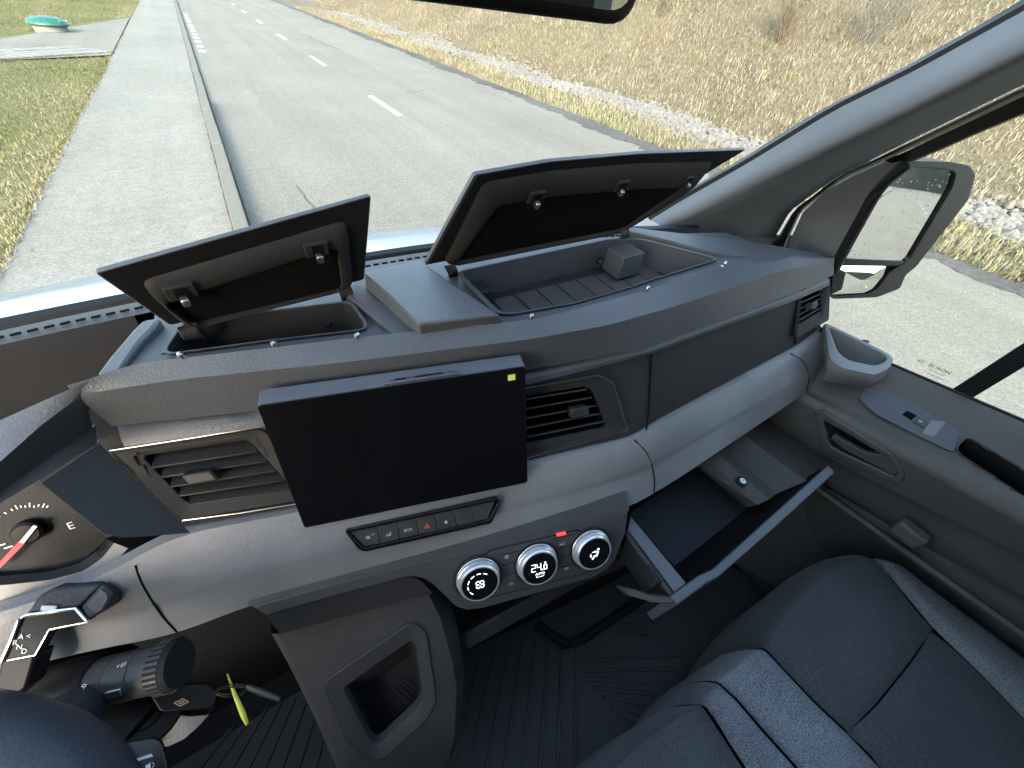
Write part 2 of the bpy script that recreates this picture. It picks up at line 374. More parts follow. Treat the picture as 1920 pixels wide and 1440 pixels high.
def blades(name, mat, P, length, width, lean, hue, label, cat, zfun):
    """grass: one bent blade of two triangles+one quad each"""
    n = len(P); ang = rng.uniform(0, 2*np.pi, n); L = length*rng.uniform(.5, 1.35, n); W = width*rng.uniform(.6, 1.3, n)
    base = np.array([[x, y, zfun(x, y)] for x, y in P]); base[:, 2] += H
    dirn = np.stack([np.cos(ang), np.sin(ang)], 1); side = np.stack([-dirn[:, 1], dirn[:, 0]], 1)
    le = lean*rng.uniform(.3, 1.25, n); up = np.sqrt(np.clip(1-le**2, .05, 1))
    v = np.zeros((n, 5, 3)); s3 = np.concatenate([side, np.zeros((n, 1))], 1)*W[:, None]
    v[:, 0] = base-s3; v[:, 1] = base+s3
    mid = base.copy(); mid[:, :2] += dirn*(L*le*.35)[:, None]; mid[:, 2] += L*up*.62
    v[:, 2] = mid+s3*.75; v[:, 3] = mid-s3*.75
    tip = base.copy(); tip[:, :2] += dirn*(L*le*1.0)[:, None]; tip[:, 2] += L*up*.85; v[:, 4] = tip
    i = np.arange(n)*5
    f = [[a, a+1, a+2, a+3] for a in i] + [[a+3, a+2, a+4] for a in i]
    me = bpy.data.meshes.new(name); me.from_pydata(v.reshape(-1, 3).tolist(), [], f); me.update()
    h = me.attributes.new('hue', 'FLOAT', 'POINT'); h.data.foreach_set('value', np.repeat(np.clip(hue, 0, 1), 5).astype(np.float32))
    me.materials.append(M[mat]); o = bpy.data.objects.new(name, me); COL.objects.link(o); tag(o, label, cat, kind='stuff'); return o
def spread(n, x0, x1, y0, y1, near):
    """denser near the van"""
    t = rng.uniform(0, 1, n); y = y0+(y1-y0)*t**near; return np.stack([rng.uniform(x0, x1, n), y], 1)
def noise2(P, s, seed):
    r = np.random.default_rng(seed); a = np.zeros(len(P))
    for k in range(6):
        d_ = r.normal(0, 1, 2)*s*(1.5**k); a += np.sin(P@d_+r.uniform(0, 6))/(1.2**k)
    return a/3
def pathfree(P):
    keep = []
    pol = [tuple(p[:2]) for p in (at(-250, 126, z=Z0), at(-250, 112, z=Z0), at(252, 31, z=Z0), at(212, 106, z=Z0))]
    for x, y in P: keep.append(not inside((x, y), pol))
    return P[np.array(keep)]
P = pathfree(np.concatenate([spread(120000, -6.5, -1.70, 2, 40, 2.0), spread(4000, -1.85, -1.70, 2, 26, 1.5), spread(14000, -30, -6, 10, 60, 1)]))
hue = .42+.33*noise2(P, .5, 3)+rng.normal(0, .16, len(P))+.25*(P[:, 0] > -2.2)
blades('grass', 'lawn', P, .05, .005, .95, hue, 'short patchy green and straw lawn left of the pavement', 'lawn grass', lz)
P = np.concatenate([spread(60000, 7.45, 9.3, -1, 45, 1.5), spread(230000, 9.6, 22, -4, 55, 1.4)])
keep = ~((P[:, 0] > 9.0+.25*np.sin(P[:, 1]*.9)) & (P[:, 0] < 10.75+.35*np.sin(P[:, 1]*.6+1)) & (rng.uniform(0, 1, len(P)) < .985)); P = P[keep]
hue = np.clip(.5+.14*noise2(P, .6, 5)+rng.normal(0, .24, len(P)), 0, .92)
gr = (noise2(P, .35, 9) > .55-.55*(P[:, 0] < 9.3)) & (rng.uniform(0, 1, len(P)) < .5); hue[gr] = .97
blades('dry_grass', 'straw', P, .16, .0072, .95, hue, 'matted dry straw grass covering the bank right of the road', 'dry grass', bank)
tc_ = np.concatenate([spread(330, 11.2, 21, -2, 45, 1.3), spread(36, 7.7, 8.7, 0, 40, 1.4)])
P = np.repeat(tc_, 34, axis=0)+rng.normal(0, .10, (len(tc_)*34, 2)); hue = np.clip(np.repeat(rng.uniform(.3, .85, len(tc_)), 34)+rng.normal(0, .12, len(P)), 0, .92)
hue[np.repeat(rng.uniform(0, 1, len(tc_)) < .14, 34)] = .98
blades('grass_tufts', 'straw', P, .28, .006, .80, hue, 'taller straw tufts standing out of the dry grass on the bank', 'grass tufts', bank)
# gravel in the ditch
ico = bmesh.new(); bmesh.ops.create_icosphere(ico, subdivisions=1, radius=1); iv = np.array([v.co for v in ico.verts]); iff = [[v.index for v in f.verts] for f in ico.faces]; ico.free()
V = []; F = []; n = 0
for k in range(7600):
    y = -1+44*random.random()**1.6; x = 9.75+.28*math.sin(y*.8)+random.gauss(0, .30)+random.uniform(-.6, .75)
    r = random.uniform(.04, .095)*(1.25 if random.random() < .1 else 1); sc = np.array([random.uniform(.7, 1.3), random.uniform(.7, 1.3), random.uniform(.5, .9)])*r
    a = random.uniform(0, 6.3); R = np.array([[math.cos(a), -math.sin(a), 0], [math.sin(a), math.cos(a), 0], [0, 0, 1]])
    V.append((iv*(1+rng.normal(0, .12, iv.shape))*sc)@R.T+np.array([x, y, bank(x, y)+H+r*.25+random.uniform(0, .04)])); F += [[n+i for i in f] for f in iff]; n += len(iv)
me = bpy.data.meshes.new('gravel'); me.from_pydata(np.concatenate(V).tolist(), [], F); me.materials.append(M['pebble'])
o = bpy.data.objects.new('gravel', me); COL.objects.link(o); tag(o, 'band of pale grey gravel stones along the foot of the bank', 'gravel', kind='stuff')
# dry shrubs
def shrub(name, label, base, hgt, n, mat, spreadr, seed, grp=None):
    r = random.Random(seed); t = thing(name, label, 'shrub', (base[0], base[1], base[2])); g = G(); tw = G()
    for k in range(n):
        a = r.uniform(0, 6.28); tilt = r.uniform(.05, spreadr); L = hgt*r.uniform(.6, 1.1); p = A_(*base)+A_(r.gauss(0, .12), r.gauss(0, .12), -.05); pts = [p]; dr = A_(math.cos(a)*tilt, math.sin(a)*tilt, 1)
        for s_ in range(5):
            p = p+nrm(dr)*L/5; dr = dr+A_(r.gauss(0, .16), r.gauss(0, .16), -.03); pts.append(p)
            if s_ > 0:
                for _ in range(2):
                    q = p; dd = nrm(dr)+A_(r.gauss(0, .6), r.gauss(0, .6), r.uniform(0, .5)); qq = [q]
                    for _ in range(3): q = q+nrm(dd)*L*.1; dd = dd+A_(r.gauss(0, .3), r.gauss(0, .3), 0); qq.append(q)
                    tw.tube(qq, [.005, .004, .003, .0015], 3, cap=False)
        g.tube(pts, [.012, .010, .008, .006, .004, .002], 4, cap=False)
    g.build('stems', mat, t); tw.build('twigs', mat, t); return t
def bank_hit(u, v):
    r = ray(u, v)
    for k in np.arange(4, 40, .05):
        p = r*k
        if p[2] < bank(p[0], p[1]): return p
    return r*20
shrub('dry_stalks', 'upright clump of straw-brown dead stalks on the bank, left of the grey shrub', bank_hit(1462, 78), 1.5, 34, 'twig', .35, 3)
shrub('bare_shrub', 'grey leafless twiggy shrub on the bank above the windscreen pillar', bank_hit(1620, 85), 1.8, 26, 'twig_grey', .8, 5)
shrub('dry_tuft', 'thin tuft of dead stalks on the bank near the interior mirror', bank_hit(1240, 30), .8, 16, 'twig', .35, 8)
# green dome on a concrete ring by the path
dp = at(92, 47, z=Z0+.16); dt = thing('shaft_cover', 'green domed shaft cover on a concrete ring beside the side path', 'shaft cover', (dp[0], dp[1], Z0))
G().lathe((dp[0], dp[1], Z0), (0, 0, 1), [(.36, 0), (.36, .17), (.33, .19), (.1, .19)], 32).build('concrete_ring', 'concrete', dt)
G().lathe((dp[0], dp[1], Z0+.17), (0, 0, 1), [(.43, .0), (.455, .02), (.45, .045), (.40, .10), (.28, .15), (.12, .175), (.001, .18)], 32).build('dome', 'dome', dt)
for k in range(6):
    an = k*math.pi/3+.3; G().lathe((dp[0]+.41*math.cos(an), dp[1]+.41*math.sin(an), Z0+.262), (math.cos(an)*.4, math.sin(an)*.4, 1), [(.022, 0), (.022, .015), (.012, .02), (.001, .021)], 8).build('bolt', 'steel', dt)

# ================================================================== VAN: outside shell and light openings
X0 = .05                                                       # middle of the cab
def gb(x): return .525-.26*max(0, abs(x-X0)-.05)**2            # windscreen foot
hood = thing('van_hood', 'wet white front hood of the van below the windscreen', 'hood', (X0, .75, -.45))
xs = np.linspace(-.9, 1.0, 40); g = G()
g.grid([[A_(x, gb(x)+.02, -.335) for x in xs], [A_(x, gb(x)+.10, -.345) for x in xs], [A_(x, .80-.16*(x-X0)**2, -.375) for x in xs],
        [A_(x, .905-.22*(x-X0)**2, -.405) for x in xs], [A_(x, .95-.22*(x-X0)**2, -.46) for x in xs], [A_(x, .98-.22*(x-X0)**2, -.75) for x in xs]])
g.build('hood_skin', 'white_body', hood, ang=60)
g = G(); g.tube([A_(x, gb(x)+.015+.012*0, -.283) for x in np.linspace(-.55, .72, 30)], .013, 8); g.build('cowl_seal', 'black', hood)
g = G(); g.grid([[A_(x, gb(x)+.012, -.285) for x in xs], [A_(x, gb(x)+.035, -.338) for x in xs]]); g.build('cowl_panel', 'black', hood)
ws = thing('windshield', 'large clear raked windscreen glass above the dashboard', 'windscreen', (X0, .5, -.28))
xs = np.linspace(-.64, .728, 24); g = G()
def wsp(x, s): return A_(X0+(x-X0)*(1-.02*s), .578-.07*(x-X0)**2-.70*s, -.278+.70*s)
g.grid([[wsp(x, s) for x in xs] for s in np.linspace(0, 1, 12)]); g.build('pane', 'windshield_glass', ws)
# roof, rear wall and driver side, all outside the picture and shading the cab; left window narrowed to cut side light
roof = G(); roof.box((X0, -.62, .47), (.95, 0, 0), (0, .46, 0), (0, 0, .02)); o = roof.build('cab_roof', 'trim'); tag(o, kind='structure')
rw = G(); rw.box((X0, -1.08, -.35), (.95, 0, 0), (0, .02, 0), (0, 0, .82)); o = rw.build('cab_rear_wall', 'brown'); tag(o, kind='structure')
lw = G(); xL = -.83
lw.box((xL, -.40, -.79), (.03, 0, 0), (0, .95, 0), (0, 0, .40)); lw.box((xL, -.76, .05), (.03, 0, 0), (0, .32, 0), (0, 0, .44)); lw.box((xL, -.3, .45), (.03, 0, 0), (0, .6, 0), (0, 0, .04))
lw.tube([(xL, .45, -.30), (xL+.04, .10, .06), (xL+.06, -.2, .43)], .05, 8); o = lw.build('cab_left_wall', 'door'); tag(o, kind='structure')  # rear pillar widened on this side to hold back light from the left
ds = G(); ds.box((-.40, -.60, -.42), (.23, 0, 0), (0, .06, .03), (0, -.08, .36)); ds.box((-.40, -.70, .10), (.13, 0, 0), (0, .05, .01), (0, -.02, .12)); ds.box((-.40, -.36, -.74), (.24, 0, 0), (0, .24, 0), (0, 0, .08)); o = ds.build('driver_seat', 'fabric_dark', bevel=.04, seg=4); tag(o, kind='structure')  # unseen seat, added to block light from the rear left
rr_ = G(); rr_.box((.93, -.88, .05), (.03, 0, 0), (0, .20, 0), (0, 0, .44)); rr_.box((.93, -.35, .45), (.03, 0, 0), (0, .55, 0), (0, 0, .04)); o = rr_.build('cab_right_pillar', 'door'); tag(o, kind='structure')
fl = G(); fl.poly([A_(-.82, -1.1, -1.16), A_(.93, -1.1, -1.16), A_(.93, .30, -1.16), A_(-.82, .30, -1.16)])
fl.poly([A_(-.82, .30, -1.16), A_(.93, .30, -1.16), A_(.93, .56, -.9), A_(-.82, .56, -.9)]); fl.poly([A_(-.82, .56, -.9), A_(.93, .56, -.9), A_(.93, .56, -.34), A_(-.82, .56, -.34)])
fl.poly([A_(.93, .56, -1.2), A_(.93, .2, -1.2), A_(.93, .2, -.42), A_(.93, .56, -.30)]); fl.poly([A_(.93, .25, -1.2), A_(.93, -1.1, -1.2), A_(.93, -1.1, -.70), A_(.93, .25, -.70)])
o = fl.build('cab_floor', 'rubber', smooth=False); tag(o, kind='structure')

# ================================================================== DASHBOARD
dash = thing('dashboard', 'dark grained van dashboard with light grey band and open storage lids', 'dashboard', (.3, .3, -.6))
def line(pts):
    q = np.array([at(u, v, z=z) for u, v, z in pts]); return q[np.argsort(q[:, 0])]
def smp(l, xs, sm=.03):
    y = np.interp(xs, l[:, 0], l[:, 1]); z = np.interp(xs, l[:, 0], l[:, 2])
    # end slopes
    if sm:
        k = max(1, int(sm/(xs[1]-xs[0]))); ker = np.hanning(2*k+3)[1:-1]; ker /= ker.sum(); p_ = len(ker)//2
        def sm_(a):
            lo = a[0]-(a[1:p_+1][::-1]-a[0]) if p_ else a[:0]; hi = a[-1]-(a[-p_-1:-1][::-1]-a[-1]) if p_ else a[:0]
            return np.convolve(np.concatenate([lo, a, hi]), ker, 'valid')
        y, z = sm_(y), sm_(z)
    return np.stack([xs, y, z], 1)
def loftrows(lines, n):
    rows = []
    for a, b in zip(lines[:-1], lines[1:]):
        for t in np.linspace(0, 1, n, endpoint=False): rows.append(a+(b-a)*t)
    rows.append(lines[-1]); return rows
def dl0(l, n=30): return np.stack([np.interp(np.linspace(0, len(l)-1, n), range(len(l)), np.array(l)[:, i]) for i in range(3)], 1)
XD = np.linspace(-.162, .87, 130)
LA = line([(172, 712, -.240), (233, 684, -.238), (540, 648, -.238), (720, 627, -.238), (944, 605, -.238), (1008, 598, -.238), (1150, 561, -.238), (1362, 500, -.240), (1480, 484, -.248), (1562, 484, -.272)])
LB = line([(160, 738, -.250), (330, 712, -.25), (640, 680, -.25), (987, 637, -.25), (1140, 610, -.25), (1280, 570, -.25), (1480, 503, -.255), (1566, 494, -.282)])
LC = line([(173, 803, -.295), (480, 770, -.295), (987, 695, -.295), (1220, 650, -.295), (1500, 545, -.297), (1568, 513, -.298)])
A0, B0, C0 = smp(LA, XD), smp(LB, XD), smp(LC, XD)
off = lambda l, dy, dz: l+A_(0, dy, dz)
g = G(); rows = [off(A0, .0, -.012)]+loftrows([A0, B0, C0], 4)+[off(C0, .004, -.004), off(C0, .02, -.005)]
g.grid(rows); pad = g.build('top_pad', 'pad', dash, ang=24)
# strip under the pad, vent panel
D1 = off(C0, .010, -.006)
LD = line([(200, 842, -.314), (487, 802, -.314), (988, 722, -.314), (1220, 664, -.314), (1500, 560, -.316), (1566, 530, -.318)]); D2 = smp(LD, XD)
g = G(); g.grid([off(D1, .02, 0), D1, D1*.5+D2*.5+A_(0, -.004, 0), D2, off(D2, .006, -.004)]); g.build('pad_lower_strip', 'pad', dash, ang=30)
LF = line([(330, 1000, -.402), (520, 965, -.402), (990, 870, -.402), (1190, 822, -.402), (1240, 790, -.402), (1500, 650, -.402), (1552, 612, -.402)]); F0 = smp(LF, XD)
VENT_L = [(246, 853), (470, 817), (560, 925), (340, 957)]
VENT_R = [(975, 737), (1100, 716), (1124, 722), (1152, 806), (985, 842)]
VENT_X = [(1499, 545), (1552, 528), (1549, 590), (1490, 619)]
def hole(c):
    p = proj(c); return inside(p, VENT_L) or inside(p, VENT_R) or inside(p, VENT_X)
g = G(); XF = np.linspace(-.175, .865, 330); E1, E2 = off(smp(LD, XF), .005, -.004), off(smp(LF, XF), .006, 0)
g.grid(loftrows([E1, E2], 34), skip=hole); g.build('vent_panel', 'panel', dash)
# seams of the passenger panel
def seam(pts, z0, z1, name='panel_seam', lift=.0015):
    q = [at(u, v, z=z0+(z1-z0)*i/(len(pts)-1))*(1-lift*2.2) for i, (u, v) in enumerate(pts)]
    G().tube(q, .0011, 6).build(name, 'felt', dash)
def Epoint(u, v):
    """point of the vent panel under a pixel"""
    best = None
    for t in np.linspace(0, 1, 60):
        z = -.318+(-.402+.318)*t; p = at(u, v, z=z)
        y = np.interp(p[0], XF, E1[:, 1]+(E2[:, 1]-E1[:, 1])*t)
        e = abs(p[1]-y)
        if best is None or e < best[0]: best = (e, p)
    return best[1]
for pl in ([(1221, 662), (1220, 700), (1217, 760), (1212, 806)], [(1500, 556), (1497, 600), (1490, 645)]):
    G().tube([Epoint(*p)*.997 for p in pl], .0012, 6).build('panel_seam', 'felt', dash)
# light grey band
XB = np.linspace(-.40, .88, 160)
LF2 = line([(-160, 1190, -.44), (0, 1150, -.44), (170, 1092, -.43), (330, 1003, -.405), (520, 968, -.404), (990, 872, -.404), (1190, 824, -.404), (1240, 793, -.404), (1500, 653, -.404), (1556, 612, -.404)])
LM = line([(-160, 1260, -.47), (0, 1215, -.475), (160, 1170, -.475), (293, 1140, -.468), (453, 1090, -.455), (800, 1000, -.452), (1150, 905, -.452), (1225, 876, -.452), (1280, 843, -.452), (1400, 775, -.452), (1517, 708, -.452)])
LG = line([(-160, 1310, -.51), (0, 1262, -.51), (157, 1222, -.505), (333, 1190, -.50), (457, 1137, -.49), (800, 1050, -.487), (1185, 950, -.486), (1227, 924, -.486), (1280, 892, -.486), (1513, 735, -.486)])
BF, BM, BG = smp(LF2, XB, .05), smp(LM, XB, .06), smp(LG, XB, .06)
mid = (BF*.5+BM*.5)+A_(0, -.003, .002)
g = G(); rows = [off(BF, .012, -.002), BF]+loftrows([BF+(mid-BF)*.5+A_(0, -.001, .001), mid, BM*.7+mid*.3+A_(0, -.001, .001), BM], 3)+loftrows([BM*.85+BG*.15, BG], 3)+[off(BG, .05, .004)]
g.grid(rows); band = g.build('grey_band', 'band', dash, ang=50)
def bandline(x0, n=9):
    out = []
    for r_ in rows[1:-1]:
        out.append(A_(x0, np.interp(x0, XB, r_[:, 1]), np.interp(x0, XB, r_[:, 2])))
    return out
def bandseam(xa, xb):
    q = []
    base = np.array([[np.interp(xa, XB, r_[:, 1]), np.interp(xa, XB, r_[:, 2])] for r_ in rows[1:-1]]); cum = np.concatenate([[0], np.cumsum(np.linalg.norm(np.diff(base, axis=0), axis=1))]); cum /= cum[-1]
    for i, r_ in enumerate(rows[1:-1]):
        x = xa+(xb-xa)*cum[i]**1.3; q.append(A_(x, np.interp(x, XB, r_[:, 1])-.0001, np.interp(x, XB, r_[:, 2])))
    G().tube(q, .0011, 6).build('band_seam', 'felt', dash)
def bandhit(u, v):
    best = None; rr_b = rows[1:-1]
    for a_, b_ in zip(rr_b[:-1], rr_b[1:]):
        for t in np.linspace(0, 1, 14):
            r_ = a_+(b_-a_)*t; q = r_@MC; px, py = 960+FPX*q[:, 0]/q[:, 2], 720+FPX*q[:, 1]/q[:, 2]; e = (px-u)**2+(py-v)**2; k = int(np.argmin(e))
            if best is None or e[k] < best[0]:
                # slide along the row to the exact column
                k2 = min(max(k, 1), len(r_)-2); dpx = (px[k2+1]-px[k2-1]); st_ = 2*(u-px[k])/dpx if abs(dpx) > 1e-6 else 0; x = r_[k, 0]+max(-1, min(1, st_))*(r_[1, 0]-r_[0, 0])
                best = (e[k], A_(x, np.interp(x, XB, r_[:, 1]), np.interp(x, XB, r_[:, 2])))
    return best[1]
for pl in ([(254, 1060), (262, 1085), (280, 1118), (305, 1155), (332, 1188)], [(1190, 824), (1212, 845), (1224, 875), (1228, 905), (1226, 924)], [(1482, 657), (1506, 677), (1518, 704), (1512, 733)]):
    q = dl0([bandhit(*p)*.999 for p in pl], 16); q[1:-1] = (q[:-2]+q[1:-1]*2+q[2:])/4; q[1:-1] = (q[:-2]+q[1:-1]*2+q[2:])/4
    G().tube(q, .0010, 6).build('band_seam', 'felt', dash)
g = G(); g.grid([off(BG, .05, .003), off(BG, .26, -.05)]); g.build('under_dash', 'black', dash)
def L3_(a): return [at(u, v, z=z) for u, v, z in a]
# ---- right end cap of the dashboard
g = G(); xe = .87
e_ = [A0[-1], B0[-1], C0[-1], D1[-1], D2[-1], F0[-1]]
g.add(e_+[A_(.885, .32, -.272), A_(.885, .32, -.41)], [(0, 1, 2, 3, 4, 5, 7, 6)]); g.build('end_cap', 'pad', dash)
# ---- deck around the storage bins
RB = [(862, 512), (1140, 452), (1200, 450), (1344, 487), (1224, 524), (1185, 538), (1079, 568), (965, 588), (935, 586)]
LBIN = [(347, 604), (656, 566), (690, 618), (500, 640), (306, 666)]
TRAY = [(-400, 380), (300, 560), (292, 592), (272, 612), (196, 700), (150, 720), (-400, 1000)]
ZD = -.247
def dskip(c):
    p = proj(c); return inside(p, RB) or inside(p, LBIN) or inside(p, TRAY)
Xd = np.linspace(-.20, .72, 210); g = G(); fr = smp(LA, np.clip(Xd, -.162, .87) if False else Xd, 0)
yb = np.array([min(gb(x)-.045, .80-.62*x+.12 if x > .45 else 9) for x in Xd])
g.grid([np.stack([Xd, fr[:, 1]+.002+(yb-fr[:, 1]-.002)*t, np.full(len(Xd), ZD)-.012*t], 1) for t in np.linspace(0, 1, 60)], skip=dskip); g.build('deck', 'deck', dash)
def bin_(name, poly, depth, mat, fmat, shr=.92):
    top = rounded([at(u, v, z=ZD+.001) for u, v in poly], .012); c = sum(top)/len(top)
    low = [c+(p-c)*shr+A_(0, 0, -depth) for p in top]
    g = G(); g.grid([top, [p*.5+q*.5 for p, q in zip(top, low)], low], close=True); o = g.build(name, mat, dash, ang=50)
    g = G(); g.poly(low); g.build('bin_floor', fmat, o)
    out = [c+(p-c)*1.035 for p in top]; g = G(); g.ring(out, [c+(p-c)*.995 for p in top], (0, 0, .0016)); g.build('bin_rim', 'deck', o, bevel=.0005)
    return o, low
rbin, rlow = bin_('storage_bin', RB, .040, 'deck', 'inner', .97)
lbin, llow = bin_('storage_bin', LBIN, .085, 'inner', 'felt')
# ribbed rubber slats on the floor of the right bin
zf = ZD-.040
for k in range(9):
    x = .215+.036*k; y0, y1 = .275, .385
    q = [A_(x+.017, y0, zf+.003), A_(x+.017, y1, zf+.003), A_(x-.016, y1, zf+.003), A_(x-.016, y0, zf+.003)]
    G().prism(q, (0, 0, -.004)).build('floor_slat', 'mat', rbin, bevel=.001)
# corner block and screws in the bins
bb = at(1140, 462, z=-.242); G().box(bb+A_(.024, -.016, -.020), (.022, 0, 0), (0, .018, 0), (0, 0, .018)).build('corner_block', 'deck', rbin, bevel=.002)
G().box(at(890, 525, z=-.262)+A_(0, -.01, -.02), (.012, 0, 0), (0, .02, 0), (0, 0, .02)).build('corner_block', 'inner', rbin, bevel=.003)
def screw(u, v, y=None, z=None, parent=None, ax=(0, -1, .2), r=.006):
    p = at(u, v, y=y, z=z); a = nrm(ax); g = G(); g.lathe(p, a, [(r*1.6, -.001), (r*1.6, .001), (r*1.1, .0022), (r*.95, .0015)], 20); o = g.build('screw_washer', 'black', parent)
    G().lathe(p+a*.0015, a, [(r*.9, 0), (r*.85, .0018), (r*.45, .002), (r*.4, .0005), (.0005, .0005)], 16).build('screw_head', 'steel', o if parent is dash else parent)
screw(617, 606, y=.395, parent=lbin, r=.0035); screw(1124, 489, y=.392, parent=rbin, r=.0035)
G().box(at(668, 596, z=-.275), (.002, 0, 0), (0, .03, 0), (0, 0, .024)).build('bin_divider', 'brown', lbin, bevel=.001)
# stopper pins on the front rim
for (u, v) in [(343, 671), (515, 649), (670, 634), (995, 597), (1212, 544), (1358, 497)]:
    p = at(u, v, z=-.239)
    o = G().lathe(p-A_(0, 0, .004), (0, -.1, 1), [(.0042, 0), (.0042, .002), (.0018, .003), (.0018, .006), (.0030, .0075), (.0024, .0098), (.0004, .0105)], 16).build('stopper_pin', 'satin', dash)
# centre block between the bins
tp = [(683, 511), (784, 487), (936, 590), (783, 607)]
q = [at(u, v, z=-.226) for u, v in tp]; b2 = [at(786, 626, z=-.239), at(946, 604, z=-.239)]
g = G(); g.add(q+[q[0]+A_(-.004, 0, -.03), q[1]+A_(.004, 0, -.03), b2[1], b2[0]], [(0, 1, 2, 3), (3, 2, 6, 7), (0, 3, 7, 4), (1, 5, 6, 2), (0, 4, 5, 1)])
g.build('centre_block', 'pad', dash, bevel=.0025)
q2 = [at(u, v, z=-.2425) for u, v in [(640, 545), (668, 526), (783, 615), (782, 628), (742, 628)]]
G().prism(q2, (0, 0, -.02)).build('block_ledge', 'deck', dash, bevel=.003)
# side rails: left strip and right shoulder
q = [at(u, v, z=-.2435) for u, v in [(247, 619), (266, 600), (300, 594), (292, 608), (262, 640), (222, 700), (178, 704), (205, 668)]]
G().prism(q, (0, 0, -.05)).build('left_rail', 'pad', dash, bevel=.003)
so_ = dl0(L3_([(1172, 423, -.242), (1266, 434, -.243), (1440, 456, -.252), (1530, 472, -.265), (1563, 484, -.277)])); si_ = dl0(L3_([(1181, 434, -.243), (1262, 452, -.243), (1341, 474, -.244), (1433, 483, -.248), (1546, 491, -.272)]))
g = G(); g.grid([so_+A_(.004, .012, -.04), so_+A_(.001, .003, -.003), so_*.7+si_*.3+A_(0, 0, .001), si_, si_+A_(0, -.001, -.002)]); g.build('right_shoulder', 'pad', dash, ang=50)
g = G(); g.grid([si_+A_(0, 0, -.001), si_+A_(-.003, -.004, -.012)]); g.build('recess_wall', 'brown', dash)
# back shelf with defroster slots and the driver side tray
xs = np.linspace(-.42, .62, 90); g = G()
g.grid([[A_(x, gb(x)-.004, -.272) for x in xs], [A_(x, gb(x)-.030, -.262) for x in xs], [A_(x, gb(x)-.052, -.2605) for x in xs]]); g.build('back_shelf', 'shelf', dash)
g = G(); s = -.40
while s < .60:
    g.box((s, gb(s)-.040, -.2598), (.0034, -.0007*(s-X0)*4, 0), (0, .0011, 0), (0, 0, .0008)); s += .0112
o = g.build('defroster_slots', 'felt', dash); o['kind'] = 'stuff'
g = G(); xs = np.linspace(-.45, -.135, 20)
g.grid([[A_(x, gb(x)-.052, -.2605) for x in xs], [A_(x, gb(x)-.060, -.275) for x in xs], [A_(x, gb(x)-.072, -.345) for x in xs], [A_(x, gb(x)-.11, -.35) for x in xs]]); g.build('tray_wall', 'tray', dash)
# ---- driver's instrument hood
def L3(a): return [at(u, v, z=z) for u, v, z in a]
h0 = L3([(168, 713, -.2405), (80, 752, -.246), (0, 788, -.252), (-200, 870, -.27)]); h1 = L3([(157, 738, -.2503), (80, 795, -.257), (0, 866, -.264), (-200, 1010, -.28)])
h2 = L3([(174, 803, -.2955), (90, 860, -.296), (0, 922, -.297), (-200, 1060, -.30)]); h3 = L3([(182, 832, -.312), (90, 890, -.308), (0, 944, -.306), (-200, 1070, -.306)])
hood_ = thing('instrument_hood', 'grained hood over the instruments at the left edge', 'instrument hood', (-.25, .32, -.3))
def dens(l, n=6):
    l = np.array(l); t = np.linspace(0, len(l)-1, n*3); return np.stack([np.interp(t, range(len(l)), l[:, i]) for i in range(3)], 1)
g = G(); g.grid([dens([p+A_(0, .010, -.03) for p in h0])]+[dens(h0), dens(h0)*.5+dens(h1)*.5, dens(h1)]+[dens(h1)*(1-t)+dens(h2)*t for t in (.12, .5, .9)]+[dens(h2), dens(h2)+A_(0, .008, -.002)]); g.build('hood_pad', 'pad', hood_, ang=20)
g = G(); g.grid([dens(h2)+A_(.0, .006, -.003), dens(h3), dens(h3)+A_(0, .01, -.003)]); g.build('hood_lip', 'door_pad', hood_)
pA, pB, pC = at(186, 832, z=-.311), at(357, 999, z=-.4035), at(78, 906, z=-.309); P_w, n_w0 = plane3(pA, pB, pC)
G().poly([on(u, v, P_w, n_w0) for u, v in [(186, 832), (78, 906), (140, 956), (196, 1000), (225, 1008), (270, 1006), (357, 999)]]).build('side_cheek', 'wheel', hood_)
# ================================================================== AIR VENTS
def vent(P0, n, outer, inner, nsl, knob, name, lbl, rr=(.008, .006), chrome=True, tilt=.35, slw=.011):
    n = nrm(n); o3 = rounded([on(u, v, P0, n) for u, v in outer], rr[0], 5); i3 = rounded([on(u, v, P0, n) for u, v in inner], rr[1], 5)
    v = G().ring([p-n*.004 for p in o3], [p-n*.008 for p in i3], n*.0055).build(name, 'panel', dash, bevel=.0012); v['label'] = lbl
    if chrome:
        c = sum(o3)/len(o3); G().ring([c+(p-c)*1.012 for p in o3], [c+(p-c)*.988 for p in o3], n*.0022).build('chrome_line', 'satin', v)
    back = [p-n*.045 for p in i3]; g = G(); g.grid([[p-n*.004 for p in i3], back], close=True); g.poly([p-n*.044 for p in i3]); g.build('vent_duct', 'felt', v)
    a, b, c, d = [on(u, v_, P0, n) for u, v_ in (inner if len(inner) == 4 else [inner[0], inner[1], inner[-2], inner[-1]])]
    for k in range(nsl):
        t = (k+.62)/nsl; l, r = a+(d-a)*t, b+(c-b)*t; ex = (r-l)/2; up = nrm(a-d); m_ = (l+r)/2-n*.012
        ey = nrm(n*math.cos(tilt)+up*math.sin(tilt)*1.0)
        G().box(m_, ex*.99, ey*slw, np.cross(nrm(ex), ey)*.0011).build('slat', 'slat', v, bevel=.0006)
    kp = on(*knob, P0, n); ex = nrm(b-a); ey = nrm(a-d)
    G().box(kp+n*.0015, ex*.0125, ey*.0062, n*.006).build('vent_knob', 'slat', v, bevel=.002)
    return v
pL, pR = Epoint(380, 890), Epoint(1075, 780)
nE = lambda a: nrm(np.array(a, float))
eL = nrm(A_(.965, -.262, 0)); nL = nrm(np.cross(eL, nrm(np.cross(A_(0, 0, 1), eL)*.5+A_(0, 0, 1))));
